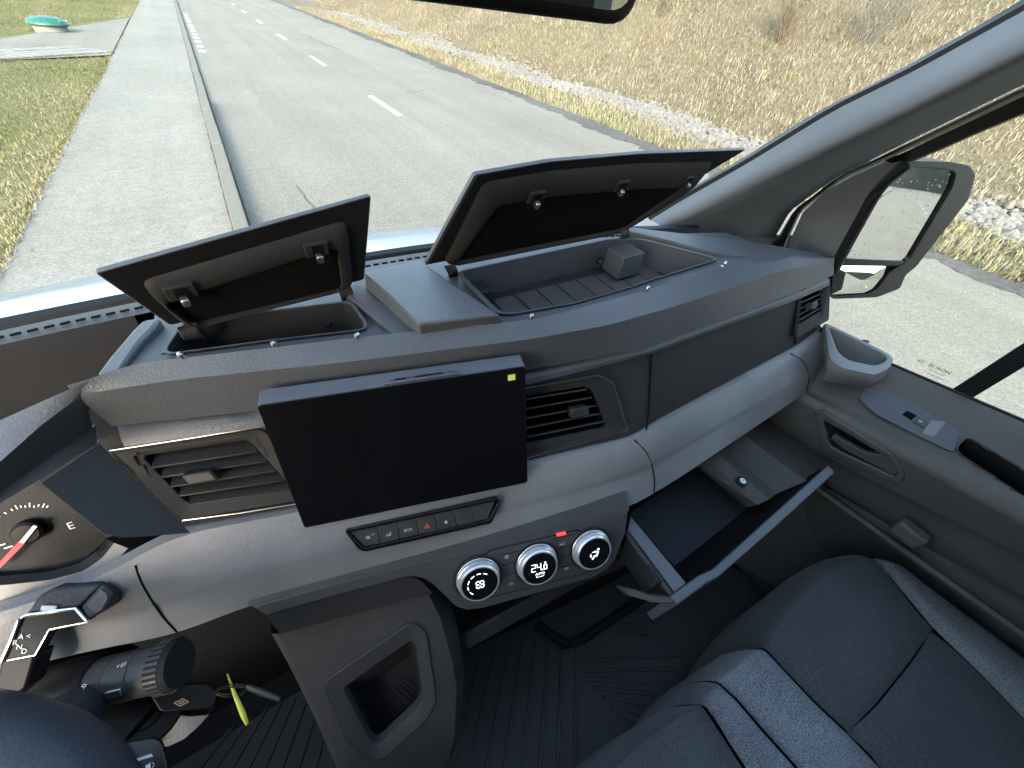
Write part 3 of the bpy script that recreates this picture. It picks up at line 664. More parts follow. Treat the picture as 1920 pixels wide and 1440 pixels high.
def facing(ang, elev):
    """unit vector pointing back at the driver: heading ang degrees to the left of straight back, raised by elev"""
    a, e = math.radians(ang), math.radians(elev); return A_(-math.sin(a)*math.cos(e), -math.cos(a)*math.cos(e), math.sin(e))
vent(pL+facing(16, 30)*.002, facing(16, 30), [(208, 848), (495, 802), (582, 934), (341, 974)], [(262, 857), (464, 826), (548, 917), (348, 946)], 5, (381, 890), 'air_vent', 'wide left centre vent beside the screen', chrome=False, tilt=-.55, slw=.013)
for a_ in ([(206, 845), (350, 823), (492, 800)], [(342, 976), (450, 962), (560, 944)]):
    G().tube([Epoint(*p)*.993 for p in a_], .0006, 6).build('vent_trim_line', 'satin', dash)
vent(pR+facing(13, 30)*.002, facing(13, 30), [(960, 731), (1122, 703), (1148, 716), (1176, 806), (965, 864)], [(972, 746), (1098, 726), (1112, 731), (1140, 801), (985, 834)], 5, (1083, 770), 'air_vent', 'right centre vent with bright outline', (.006, .006))
pX = Epoint(1523, 575)
vent(pX+facing(-6, 30)*.003, facing(-6, 30), [(1503, 541), (1556, 522), (1553, 600), (1493, 634)], [(1507, 553), (1548, 537), (1543, 583), (1497, 611)], 5, (1519, 573), 'air_vent', 'narrow vent at the door end', (.004, .003), chrome=False, slw=.009)

# ================================================================== STORAGE LIDS
def lid(hingeL, hingeR, TR, poly, well, rim_in, latches, arms, lbl, zl=-.236):
    a, b = at(*hingeL, z=zl), at(*hingeR, z=zl); c = at(*TR[:2], z=TR[2]); P0, n = plane3(a, b, c)
    n = n if n[1] < 0 else -n                                            # towards the camera
    q = rounded([on(u, v, P0, n) for u, v in poly], .0025, 3)
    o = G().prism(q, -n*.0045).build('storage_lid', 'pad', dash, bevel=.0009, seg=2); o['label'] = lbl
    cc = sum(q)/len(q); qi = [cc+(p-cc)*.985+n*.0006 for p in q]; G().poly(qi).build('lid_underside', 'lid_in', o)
    w_ = rounded([on(u, v, P0, n) for u, v in well], .010, 5); wi = rounded([on(u, v, P0, n) for u, v in rim_in], .010, 5)
    g = G(); g.grid([[p for p in w_], [p*.8+r_*.2+n*.005 for p, r_ in zip(w_, wi)], [p*.12+r_*.88+n*.007 for p, r_ in zip(w_, wi)], [r_+n*.006 for r_ in wi], [r_+n*.001 for r_ in wi]], close=True); g.build('lid_frame', 'brown' if False else 'inner', o, ang=50)
    G().poly([r_+n*.0015 for r_ in wi]).build('lid_felt', 'felt', o)
    ex = nrm(b-a); ey = nrm(np.cross(n, ex)); ey = ey if ey[2] > 0 else -ey
    for (u, v, s) in latches:
        p = on(u, v, P0, n)+n*.007
        G().box(p, ex*.0105*s, ey*.0075*s, n*.0025).build('latch_plate', 'inner', o, bevel=.001)
        G().box(p+n*.0027, ex*.0045*s, ey*.0055*s, n*.0006).build('latch_slot', 'felt', o)
        G().box(p+n*.006-ey*.006*s, ex*.003*s, ey*.004*s, n*.0035).build('latch_hook', 'steel', o, bevel=.0012)
    for (u0, v0, u1, v1) in arms:
        p0 = on(u0, v0, P0, n)+n*.008; p1 = at(u1, v1, z=-.262)
        pm = (p0+p1)/2+A_(0, -.010, 0); d = nrm(p1-p0)
        pts = [p0*(1-t)**2+pm*2*t*(1-t)+p1*t*t for t in np.linspace(0, 1, 8)]
        g = G(); rows = []
        for i, p in enumerate(pts):
            tt = nrm(pts[min(i+1, 7)]-pts[max(i-1, 0)]); nn = nrm(np.cross(ex, tt)); rows.append([p-ex*.007-nn*.0025, p+ex*.007-nn*.0025, p+ex*.007+nn*.0025, p-ex*.007+nn*.0025])
        g.grid(rows, close=True); g.build('hinge_arm', 'console', o, bevel=.001)
    return o
lid((318, 611), (683, 527), (695, 368, -.137), [(178, 512), (696, 367), (683, 524), (318, 610)],
    [(258, 526), (650, 410), (662, 533), (345, 607)], [(300, 560), (628, 455), (640, 538), (362, 606)],
    [(335, 535, 1), (588, 457, 1)], [(346, 600, 368, 636), (640, 530, 652, 562)], 'smaller left lid standing open')
lid((800, 497), (1168, 424), (1398, 282, -.123), [(890, 328), (1030, 303), (1200, 288), (1398, 281), (1330, 322), (1172, 426), (797, 497)],
    [(905, 340), (1030, 318), (1200, 304), (1338, 302), (1300, 335), (1168, 426), (830, 492)], [(930, 378), (1040, 360), (1200, 348), (1300, 345), (1262, 372), (1160, 432), (848, 492)],
    [(1000, 360, 1), (1160, 340, 1), (1286, 330, .8)], [(838, 488, 850, 520), (1166, 425, 1160, 452)], 'larger right lid standing open')

# ================================================================== TOUCH SCREEN
sTL, sTR, sBL, sBR = at(480, 760, z=-.265), at(986, 686, z=-.265), at(570, 991, z=-.408), at(990, 905, z=-.408)
sn = nrm(np.cross(sTR-sTL, sBL-sTL)); sn = sn if sn[1] < 0 else -sn; sx = nrm(sTR-sTL); sy = nrm(sTL-sBL)
scr = thing('display_screen', 'large black touch screen standing in front of the dashboard', 'display screen', (sBL+sBR)/2)
q = rounded([sTL, sTR, sBR, sBL], .003, 3)
G().prism([p-sn*.0015 for p in q], nrm(A_(.26, .96, .12))*.016).build('housing', 'door_pad', scr, bevel=.0015)
c = sum(q)/len(q); G().prism([c+(p-c)*.997 for p in q], -sn*.0015).build('screen_glass', 'screen', scr, bevel=.0008)
a, b, c_, d = at(700, 712, z=-.279), at(826, 703, z=-.279), at(812, 694, z=-.279), at(725, 706, z=-.279)
tl = sTL+sx*.105; g = G(); g.prism([tl+sn*-.001, tl+sx*.075-sn*.001, tl+sx*.066-sn*.011, tl+sx*.008-sn*.011], sy*.0028); g.build('button_bar', 'door_pad', scr, bevel=.001)
for k, (x_, w_) in enumerate([(.014, .006), (.036, .011), (.050, .005)]):
    G().box(tl+sx*(x_+.002)-sn*.005+sy*.003, sx*w_*.8, sn*.0010, sy*.0006).build('screen_button', 'black', scr)
pg = on(959, 708, sTL, sn); G().box(pg+sn*.0004, sx*.0040, sy*.0037, sn*.0003).build('sticker', 'sticker', scr)
# mount behind the screen
G().box((sTL+sTR+sBL+sBR)/4-sn*.032, sx*.08, sy*.05, sn*.02).build('screen_mount', 'black', scr)

# ================================================================== FLAT SYMBOLS
class Sym:
    """flat printed marks in the plane (p, ex, ey, n), units of millimetres"""
    def __init__(s, p, ex, ey, n, sc=1.0): s.p, s.ex, s.ey, s.n, s.sc, s.g = p, ex, ey, n, sc*.001, G()
    def P(s, x, y): return s.p+s.ex*x*s.sc+s.ey*y*s.sc+s.n*.0003
    def line(s, pts, w=.5, close=False):
        pts = [np.array(p, float) for p in pts]; m = len(pts)
        for i in range(m if close else m-1):
            a, b = pts[i], pts[(i+1) % m]; t = b-a; L = np.linalg.norm(t)
            if L < 1e-6: continue
            t = t/L; k = np.array([-t[1], t[0]])*w/2; a2, b2 = a-t*w*.35, b+t*w*.35
            s.g.poly([s.P(*(a2-k)), s.P(*(b2-k)), s.P(*(b2+k)), s.P(*(a2+k))])
        return s
    def arc(s, c, r, a0, a1, w=.5, n=12):
        return s.line([(c[0]+r*math.cos(math.radians(a0+(a1-a0)*i/n)), c[1]+r*math.sin(math.radians(a0+(a1-a0)*i/n))) for i in range(n+1)], w)
    def fill(s, pts): s.g.poly([s.P(*p) for p in pts]); return s
    def disc(s, c, r, n=12): return s.fill([(c[0]+r*math.cos(6.2832*i/n), c[1]+r*math.sin(6.2832*i/n)) for i in range(n)])
    def done(s, name, mat, parent): return s.g.build(name, mat, parent, smooth=False)
def text(body, p, ex, ey, n, size, mat, parent, name='lettering', align='CENTER', mirror=False):
    cu = bpy.data.curves.new('t', 'FONT'); cu.body = body; cu.size = size; cu.align_x = align; cu.align_y = 'CENTER'; cu.resolution_u = 2
    to = bpy.data.objects.new('t', cu); COL.objects.link(to); dg = bpy.context.evaluated_depsgraph_get(); me = bpy.data.meshes.new_from_object(to.evaluated_get(dg))
    bpy.data.objects.remove(to); g = G(); sg = -1 if mirror else 1
    g.add([p+ex*v.co.x*sg+ey*v.co.y+n*.0004 for v in me.vertices], [tuple(f.vertices) for f in me.polygons]); bpy.data.meshes.remove(me)
    return g.build(name, mat, parent, smooth=False)

# ================================================================== SWITCH BAR
n_s = facing(15.5, 38); P_s = at(792, 982, z=-.436)+n_s*.002; xs_ = nrm(A_(math.cos(math.radians(15.5)), -math.sin(math.radians(15.5)), 0)); ys_ = nrm(np.cross(n_s, xs_)); ys_ = ys_ if ys_[2] > 0 else -ys_
bar = thing('switch_bar', 'narrow bar of seven dark push buttons below the screen', 'switch bar', P_s)
O_ = lambda u, v: on(u, v, P_s, n_s)
out = rounded([O_(*p) for p in [(646, 993), (934, 932), (938, 940), (921, 980), (684, 1033), (672, 1028)]], .003, 4)
inn = rounded([O_(*p) for p in [(654, 997), (930, 938), (932, 943), (916, 973), (686, 1026), (678, 1023)]], .002, 4)
G().ring([p-n_s*.012 for p in out], [p-n_s*.012 for p in inn], n_s*.0145).build('bar_frame', 'gloss', bar, bevel=.0008)
tops = [(655, 998), (708, 986), (745, 978), (780, 971), (816, 963), (851, 956), (885, 948), (929, 939)]
bots = [(683, 1026), (713, 1020), (750, 1011), (786, 1003), (821, 996), (857, 987), (890, 979), (916, 973)]
for i in range(7):
    q = [O_(*tops[i]), O_(*tops[i+1]), O_(*bots[i+1]), O_(*bots[i])]; c = sum(q)/4; q = [c+(p-c)*.975 for p in q]
    bt = G(); bt.prism(q, -n_s*.010); b_ = bt.build('push_button', 'button', bar, bevel=.0006)
    m_ = O_((tops[i][0]+tops[i+1][0]+bots[i][0]+bots[i+1][0])/4, (tops[i][1]+tops[i+1][1]+bots[i][1]+bots[i+1][1])/4+3)
    if i == 0:
        m0 = O_(690, 1008); S = Sym(m0, xs_, ys_, n_s, .9); S.arc((0, 0), 2.2, -60, 215, .5).line([(-1.1, -1.2), (0, 1.4), (1.1, -1.2)], .5).line([(-.6, -.3), (.6, -.3)], .4).done('symbol', 'print', b_)
        text('OFF', O_(699, 1002), xs_, ys_, n_s, .0022, 'print', b_, 'lettering')
    if i == 1: Sym(m_, xs_, ys_, n_s, .9).line([(2.2, 2.6), (1.8, -1.2), (-.6, -1.4)], .8).arc((-1.3, -.4), 1.3, 0, 180, .5).line([(-3.2, -1.6), (-.2, -1.6)], .5).done('symbol', 'print', b_)
    if i == 2: text('ECO', m_, xs_, ys_, n_s, .0044, 'print', b_)
    if i == 3: Sym(m_, xs_, ys_, n_s, 1).line([(-3, -2.2), (3, -2.2), (0, 3)], .6, True).line([(-1.5, -1.3), (1.5, -1.3), (0, 1.2)], .5, True).done('symbol', 'red_print', b_)
    if i == 4: Sym(m_, xs_, ys_, n_s, .8).fill([(-1.7, -2), (1.7, -2), (1.7, .6), (-1.7, .6)]).arc((0, .6), 1.2, 0, 180, .7).line([(-1.2, .6), (-1.2, 0)], .6).done('symbol', 'print', b_)

# ================================================================== CLIMATE PANEL
n_c = facing(15.7, 31); P_c = at(1010, 1062, z=-.510)-n_c*.012; xc = nrm(A_(math.cos(math.radians(15.7)), -math.sin(math.radians(15.7)), 0)); yc = nrm(np.cross(n_c, xc)); yc = yc if yc[2] > 0 else -yc
Oc = lambda u, v, h=0: on(u, v, P_c+n_c*h, n_c)
cl = thing('climate_panel', 'heater control panel with three chrome-ringed knobs', 'control panel', P_c)
crease = [(466, 1137), (640, 1088), (830, 1042), (1000, 1003), (1100, 978), (1180, 957)]
topl = [(458, 1103), (640, 1059), (830, 1014), (1000, 974), (1100, 951), (1180, 931)]
body = [Oc(*p) for p in crease]+[Oc(*p) for p in [(1174, 1000), (1156, 1050), (1138, 1072), (1110, 1086), (1000, 1117), (905, 1143), (876, 1146), (856, 1140), (835, 1120), (812, 1098), (795, 1087), (772, 1083), (640, 1117), (525, 1150), (497, 1158)]]
g = G(); g.prism(body, -n_c*.028); g.build('panel_body', 'clima', cl, bevel=.004, seg=3)
t3 = [Oc(*p)-n_c*.010+yc*.002 for p in topl]; g = G(); c3 = [Oc(*p) for p in crease]
g.grid([[p-n_c*.02 for p in t3], t3, [a*.35+b*.65+n_c*.0015 for a, b in zip(t3, c3)], c3, [p-n_c*.004-yc*.003 for p in c3]])
g.poly([t3[-1], c3[-1], c3[-1]-n_c*.02, t3[-1]-n_c*.02]); g.poly([t3[0], t3[0]-n_c*.02, c3[0]-n_c*.02, c3[0]]); g.build('panel_top', 'clima', cl, ang=28)
G().poly([Oc(*p)-n_c*.002 for p in [(497, 1158), (640, 1117), (772, 1083), (790, 1092), (812, 1115), (640, 1160), (525, 1192)]]).build('panel_underside', 'panel', cl)
# inset with touch keys
ins = [(866, 1070), (880, 1050), (907, 1042), (917, 1032), (1084, 993), (1096, 998), (1118, 993), (1144, 1008), (1146, 1040), (1128, 1062), (1092, 1076), (930, 1117), (890, 1128), (866, 1112)]
qi = rounded([Oc(*p, .0006) for p in ins], .004, 3); cI = sum(qi)/len(qi)
G().ring([p for p in qi], [cI+(p-cI)*.975 for p in qi], n_c*.0007).build('inset_groove', 'felt', cl)
G().prism([cI+(p-cI)*.97+n_c*.0012 for p in qi], -n_c*.004).build('key_panel', 'clima', cl, bevel=.0008)
for k, (a, b) in enumerate([((935, 1042), (990, 1029)), ((940, 1060), (978, 1051)), ((945, 1078), (980, 1069)), ((950, 1093), (990, 1083)), ((1040, 1010), (1086, 999)), ((1045, 1028), (1078, 1020)), ((1046, 1046), (1078, 1038)), ((1050, 1064), (1094, 1053))]):
    G().box((Oc(*a, .002)+Oc(*b, .002))/2, (Oc(*b)-Oc(*a))/2, yc*.0004, n_c*.0004).build('key_rib', 'panel', cl)
G().prism([Oc(*p, .0022) for p in [(1043, 1001), (1060, 997), (1062, 1002), (1045, 1006)]], -n_c*.001).build('indicator_light', 'red_lit', cl)
text('A/C', Oc(1054, 1020, .0018), xc, yc, n_c, .0052, 'print', cl)
Sym(Oc(950, 1044, .0018), xc, yc, n_c, 1.0).line([(-2.4, 1.6), (-1.2, -2), (1.2, -2), (2.4, 1.6)], .6).arc((0, -1.5), 3.6, 52, 128, .6).line([(-.8, -1), (-.8, .8)], .4).line([(0, -1), (0, 1)], .4).line([(.8, -1), (.8, .8)], .4).done('symbol', 'print', cl)
Sym(Oc(958, 1094, .0018), xc, yc, n_c, .85).line([(-3, -1.6), (-3, 1), (-1.6, 2), (2, 2), (2, -.4), (3.4, -.6), (3.4, -1.6)], .55, True).line([(-1.6, -1.2), (-1.6, .6)], .4).line([(-.2, -1.2), (-.2, .6)], .4).done('symbol', 'print', cl)
Sym(Oc(1062, 1066, .0018), xc, yc, n_c, .85).line([(-3.6, -1), (-3.2, .2), (-1, 1.6), (2.8, 1.8), (3.2, -.8)], .6, True).fill([(-.6, -.2), (2.2, -.1), (2.2, 1), (.2, 1)]).done('symbol', 'print', cl)
for i, (u, v) in enumerate([(900, 1095), (1012, 1066), (1115, 1038)]):
    f = Oc(u, v, .0135); b0 = f-n_c*.0135; R = .0262
    kn = G().lathe(b0, n_c, [(R*1.08, .001), (R*1.08, .002), (R*1.04, .003), (R*1.03, .0065), (R*.99, .0072), (R*.99, .0082), (R*1.0, .0090), (R*.97, .0122), (R*.92, .0138), (R*.84, .0134)], 56).build('knob', 'silver', cl, ang=28)
    G().lathe(b0, n_c, [(R*.86, .0130), (R*.85, .0139), (.0003, .0140)], 48).build('knob_face', 'gloss', kn)
    G().lathe(b0, n_c, [(R*1.2, .0005), (R*1.2, .0022), (R*1.08, .0026)], 48).build('knob_collar', 'panel', kn)
    f = f+n_c*.0006; S = Sym(f, xc, yc, n_c, 1.0)
    if i == 0:
        for a in (60, 92, 124, 156, 188, 220): S.arc((0, 0), 15.2, a-9, a+9, .9, 4)
        for a in (45, 135, 225, 315):
            ca, sa = math.cos(math.radians(a)), math.sin(math.radians(a)); S.arc((3.3*ca, 3.3*sa), 2.5, a-150, a+130, .9, 10)
        S.done('symbol', 'lit', kn)
    if i == 1:
        def seg(x, y, segs, h=4.2, w_=4.0):
            P = {'a': [(0, 2*h), (w_, 2*h)], 'b': [(w_, 2*h), (w_, h)], 'c': [(w_, h), (w_, 0)], 'd': [(0, 0), (w_, 0)], 'e': [(0, h), (0, 0)], 'f': [(0, 2*h), (0, h)], 'g': [(0, h), (w_, h)]}
            for s_ in segs: S.line([(x+P[s_][0][0], y+P[s_][0][1]), (x+P[s_][1][0], y+P[s_][1][1])], .8)
        seg(-11, -2, 'abged', 5, 5); seg(-3.6, -2, 'fgbc', 5, 5); seg(5.6, -2, 'abcdef', 3.2, 3.8); S.disc((3.4, -1.8), .9); S.disc((7.5, 7.6), 1.4); S.done('symbol', 'lit', kn)
        text('AUTO', f-yc*.0070, xc, yc, n_c, .0046, 'lit', kn)
        Sym(f, xc, yc, n_c, 1).line([(-5, -9.6), (-5, -11.4), (4.6, -11.4), (5.4, -10)], .5).done('symbol', 'lit', kn)
    if i == 2:
        S.disc((5, 6), 1.7).line([(4.6, 2.4), (2.8, -3), (-.8, -3.4), (-3.6, -7)], 2.0).line([(-3.6, 3.4), (1, 3.4)], 1.0).fill([(.2, 5.2), (2.6, 3.4), (.2, 1.6)]).line([(-6, 1), (-6, -2)], 1.0).fill([(-7.8, -1.6), (-4.2, -1.6), (-6, -4)]); S.done('symbol', 'lit', kn)

# ================================================================== CENTRE CONSOLE
con = thing('console_bin', 'dark centre console with an open square bin below the heater panel', 'console', (-.03, .1, -1.1))
kTL, kTR, kB = at(520, 1190, z=-.552), at(800, 1108, z=-.548), at(740, 1440, z=-.80); P_k, n_k = plane3(kTL, kTR, kB); n_k = n_k if n_k[2] > 0 else -n_k
K = lambda u, v, h=0: on(u, v, P_k+n_k*h, n_k)
HOLE = [(642, 1290), (770, 1200), (780, 1208), (792, 1305), (782, 1328), (712, 1394), (700, 1394), (690, 1380)]
edgeL = [(520, 1188), (560, 1262), (600, 1345), (640, 1440), (668, 1500), (700, 1580)]; edgeR = [(800, 1108), (826, 1160), (848, 1240), (856, 1290), (852, 1380), (842, 1430)]
g = G(); rows = []
eL3 = [K(*p) for p in edgeL]; eR3 = [K(*p) for p in edgeR]
dl = lambda l, n: np.stack([np.interp(np.linspace(0, len(l)-1, n), range(len(l)), np.array(l)[:, i]) for i in range(3)], 1)
l_, r_ = dl(eL3, 60), dl(eR3, 60)
rows = [[l_[i]*(1-t)+r_[i]*t for t in np.linspace(0, 1, 60)] for i in range(60)]
OUTL = [(611, 1280), (772, 1168), (796, 1184), (814, 1312), (796, 1347), (716, 1420), (691, 1416), (656, 1389)]
g.grid(rows, skip=lambda c: inside(proj(c), OUTL)); g.build('console_face', 'console', con)
g = G(); sd = A_(.035, .055, -.02)
rr2 = [dl(eR3, 60)+A_(0, 0, 0), dl(eR3, 60)+A_(.018, .012, -.006), dl(eR3, 60)+A_(.026, .035, -.012), dl(eR3, 60)+A_(.028, .16, -.03)]; g.grid(rr2); g.build('console_side', 'console', con, ang=60)
g = G(); ll2 = [dl(eL3, 60), dl(eL3, 60)+A_(-.006, .004, -.002), dl(eL3, 60)+A_(-.008, .16, -.03)]; g.grid(ll2); g.build('console_side', 'console', con)
fo = rounded([K(*p, .001) for p in [(604, 1278), (772, 1162), (800, 1180), (820, 1312), (800, 1350), (716, 1426), (688, 1420), (650, 1390)]], .012, 5)
fi = rounded([K(*p, -.006) for p in HOLE], .008, 5)
g = G(); g.grid([[p-n_k*.003 for p in fo], [p*.92+q*.08+n_k*.0015 for p, q in zip(fo, fi)], [p*.25+q*.75+n_k*.001 for p, q in zip(fo, fi)], fi, [p-n_k*.012 for p in fi]], close=True); g.build('bin_frame', 'console', con, ang=40)
gv = G(); gv.ring([p*1.0+n_k*.0002 for p in fo], [p*.99+q*.01+n_k*.0002 for p, q in zip(fo, fi)], n_k*.0004); gv.build('frame_gap', 'felt', con)
cI = sum(fi)/len(fi); dn = nrm(A_(.0, .10, -1)); low = [cI+(p-cI)*.86+dn*.075 for p in fi]
g = G(); g.grid([[p-n_k*.006 for p in fi], low], close=True); g.build('bin_wall', 'inner', con); g = G(); g.poly(low); fo_ = g.build('bin_mat', 'rubber', con)
P_b, n_b = plane3(low[0], low[14], low[28]); n_b = n_b if n_b[2] > 0 else -n_b; cB = sum(low)/len(low)
xb_ = nrm(low[10]-low[2]); yb2 = np.cross(n_b, xb_)
for k in range(8):
    G().box(cB+yb2*(-.028+.008*k)+n_b*.0006-xb_*.010, xb_*.020, yb2*.0012, n_b*.0007).build('mat_rib', 'rubber', fo_)
for k in range(4):
    G().box(cB+xb_*(.015+.007*k)+n_b*.0006, yb2*.026, xb_*.0012, n_b*.0007).build('mat_rib', 'rubber', fo_)
# support below the heater panel
G().prism([at(u, v, z=z) for u, v, z in [(840, 1205, -.68), (1010, 1112, -.64), (1200, 1030, -.60), (1215, 1045, -.61), (1075, 1104, -.645), (985, 1158, -.67), (888, 1214, -.69), (840, 1240, -.70)]], (.004, .02, -.03)).build('support_bar', 'panel', con, bevel=.003)

# ================================================================== GLOVE DRAWER
dr = thing('glove_drawer', 'glove drawer pulled open under the passenger dashboard', 'drawer', (.5, .05, -.6))
zr = -.52; P = lambda u, v, z=zr: at(u, v, z=z)
g = G(); g.prism([P(1176, 997), P(1182, 966), P(1287, 1093), P(1262, 1113)], (0, 0, -.012)); g.build('left_wall_rim', 'door_pad', dr, bevel=.0015)
g = G(); q = [P(1176, 997), P(1262, 1113)]; g.prism([q[0], q[1], q[1]+A_(.004, .004, -.07), q[0]+A_(.004, 0, -.07)], (.003, 0, 0)); g.build('left_wall', 'panel', dr)
lip = [(1257, 1117), (1271, 1134), (1325, 1093), (1347, 1082), (1455, 987), (1566, 886), (1553, 871), (1440, 973), (1336, 1067), (1309, 1079)]
lp = [P(*p) for p in lip]; g = G(); g.prism(lp, (0, .004, -.085)); g.build('drawer_front', 'door_pad', dr, bevel=.0018)
g = G(); g.prism([P(1162, 1100, -.562), P(1180, 1118, -.556), P(1222, 1130, -.541), P(1270, 1134, -.524), P(1262, 1119, -.522), P(1222, 1115, -.538), P(1190, 1104, -.552)], (0, .008, -.012)); g.build('pull_wing', 'housing', dr, bevel=.002)
G().box(P(1228, 1085, -.545), (.010, -.006, 0), (.003, .012, 0), (0, 0, .022)).build('side_catch', 'panel', dr, bevel=.002)
# floor of the drawer and its inner walls
fz = -.60; q = [at(u, v, z=fz) for u, v in [(1150, 985), (1312, 866), (1404, 951), (1265, 1062)]]
g = G(); g.poly(q); g.build('drawer_floor', 'bluefelt', dr)
li = [P(1286, 1094, -.524), P(1337, 1070, -.524), P(1440, 976, -.524), P(1552, 873, -.524)]
g = G(); g.grid([[q[3], q[3]*.6+q[2]*.4, q[2], at(1420, 945, z=-.60)], li]); g.poly([at(1404, 951, z=-.600), at(1420, 947, z=-.527), at(1455, 926, z=-.547), at(1512, 902, z=-.537), P(1552, 873, -.526), at(1440, 976, z=-.58)])
g.poly([q[3], li[0], P(1182, 966, -.524), q[0]]); g.build('drawer_wall', 'felt', dr)
hs = [[(1306, 876, -.57), (1310, 873, -.545), (1329, 862, -.525), (1347, 851, -.523), (1361, 841, -.545), (1396, 817, -.535), (1420, 802, -.57), (1470, 780, -.60)],
      [(1398, 953, -.57), (1404, 951, -.545), (1420, 947, -.525), (1442, 936, -.523), (1455, 926, -.545), (1512, 902, -.535), (1540, 880, -.57), (1600, 850, -.60)]]
g = G(); ra, rb2 = [np.array([at(u, v, z=z) for u, v, z in l]) for l in hs]; ext = (ra-rb2); g.grid([ra+ext*.8, ra, rb2]); hsg = g.build('drawer_housing', 'housing', dr, smooth=False, bevel=.0012)
screw(1391, 903, z=-.522, parent=dr, ax=(0, -.1, 1), r=.0058)

# ================================================================== CUP TRAY at the dash end
ct = thing('cup_tray', 'light grey cup tray at the door end of the dashboard', 'cup tray', (.87, .13, -.44))
zt = -.385
o3 = rounded([at(u, v, z=zt) for u, v in [(1546, 604), (1657, 658), (1676, 672), (1668, 690), (1640, 703), (1577, 689), (1556, 672)]], .010, 5)
i3 = rounded([at(u, v, z=zt) for u, v in [(1553, 614), (1652, 663), (1662, 671), (1656, 680), (1637, 685), (1590, 675), (1572, 660)]], .010, 5)
cb = [at(u, v, z=zt-.055) for u, v in [(1546, 655), (1612, 690), (1650, 712), (1640, 718), (1627, 727), (1563, 718), (1540, 712)]]; cb = rounded(cb, .012, 5)
md = [p*.5+q*.5+A_(0, -.004, -.004) for p, q in zip(o3, cb)]
g = G(); g.grid([[p*.9+q*.1+A_(0, 0, .001) for p, q in zip(i3, o3)], [p*.5+q*.5+A_(0, 0, .0025) for p, q in zip(i3, o3)], o3, [p+A_(0, 0, -.010) for p in o3], md, cb], close=True); g.poly(cb); g.build('tray_body', 'band', ct, ang=45)
cc = sum(i3)/len(i3); lo = [cc+(p-cc)*.80+A_(0, 0, -.045) for p in i3]; g = G(); g.grid([[p*.9+q*.1+A_(0, 0, .001) for p, q in zip(i3, o3)], lo], close=True); g.poly(lo); g.build('tray_well', 'trim', ct, ang=50)
G().box(at(1612, 652, z=-.405), (.004, -.002, 0), (0, .003, 0), (0, 0, .018)).build('cup_clip', 'trim', ct, bevel=.001)

# ================================================================== PASSENGER DOOR
do = thing('passenger_door', 'dark passenger door panel with armrest and release handle', 'door', (.86, -.2, -1.0))
YD = np.linspace(.34, -.75, 120)
def dl2(a, b, x):
    p, q = at(*a, x=x), at(*b, x=x); return np.stack([np.full(len(YD), x), YD, p[2]+(q[2]-p[2])*(YD-p[1])/(q[1]-p[1])], 1)
D_ = [dl2((1668, 684), (1920, 792), .905), dl2((1665, 690), (1920, 800), .897), dl2((1658, 702), (1920, 826), .882), dl2((1650, 714), (1920, 850), .872), dl2((1645, 716), (1920, 856), .868),
      dl2((1640, 719), (1920, 862), .865), dl2((1515, 733), (1920, 936), .815), dl2((1513, 741), (1920, 953), .803), dl2((1520, 762), (1920, 985), .796),
      dl2((1555, 860), (1773, 968), .812), dl2((1560, 870), (1773, 980), .822), dl2((1640, 960), (1900, 1105), .835), dl2((1640, 968), (1900, 1125), .85), dl2((1630, 985), (1900, 1170), .84), dl2((1597, 958), (1920, 1185), .80), dl2((1590, 962), (1920, 1197), .792)]
D_.append(D_[-1]+A_(.006, 0, -.010)); D_.append(D_[-1]+A_(.09, 0, -.03)); D_.append(D_[-1]+A_(.035, 0, -.48))
HND = [(1530, 773), (1547, 840), (1567, 853), (1690, 905), (1696, 890), (1677, 857), (1540, 770)]
CUP = [(1790, 846), (1812, 818), (1960, 905), (1960, 960)]
def drow(n):
    out = []
    for i, (a, b) in enumerate(zip(D_[:-1], D_[1:])):
        k = n if i in (5, 8) else 2
        for t in np.linspace(0, 1, k, endpoint=False): out.append(a+(b-a)*t)
    return out+[D_[-1]]
g = G(); g.grid(drow(14), skip=lambda c: inside(proj(c), [(1541, 783), (1556, 836), (1575, 848), (1682, 895), (1672, 862)]) or inside(proj(c), CUP)); g.build('door_panel', 'door', do, ang=50)
# release handle in its recess
a, b, c = D_[8], D_[9], D_[8]; P_d = (D_[8][40]+D_[9][40])/2; n_d = plane3(D_[8][20], D_[8][70], D_[9][40])[1]; n_d = n_d if n_d[0] < 0 else -n_d
Od = lambda u, v, h=0: on(u, v, P_d+n_d*h, n_d)
ho = rounded([Od(*p, .001) for p in [(1529, 770), (1546, 842), (1566, 856), (1688, 908), (1698, 892), (1680, 855), (1542, 768)]], .008, 4)
hi = rounded([Od(*p, .001) for p in [(1544, 786), (1557, 834), (1575, 845), (1680, 893), (1684, 886), (1670, 860), (1552, 786)]], .006, 4)
rc = G().ring([p-n_d*.004 for p in ho], [p-n_d*.004 for p in hi], n_d*.008).build('handle_frame', 'door', do, bevel=.002)
cc = sum(hi)/len(hi); g = G(); lo = [cc+(p-cc)*.9-n_d*.03 for p in hi]; g.grid([hi, lo], close=True); g.poly(lo); g.build('handle_recess', 'panel', do)
lv = [Od(*p, .002) for p in [(1557, 822), (1562, 816), (1622, 850), (1658, 852), (1682, 884), (1678, 893), (1580, 842)]]; G().prism(lv, -n_d*.010).build('release_lever', 'door', do, bevel=.002)
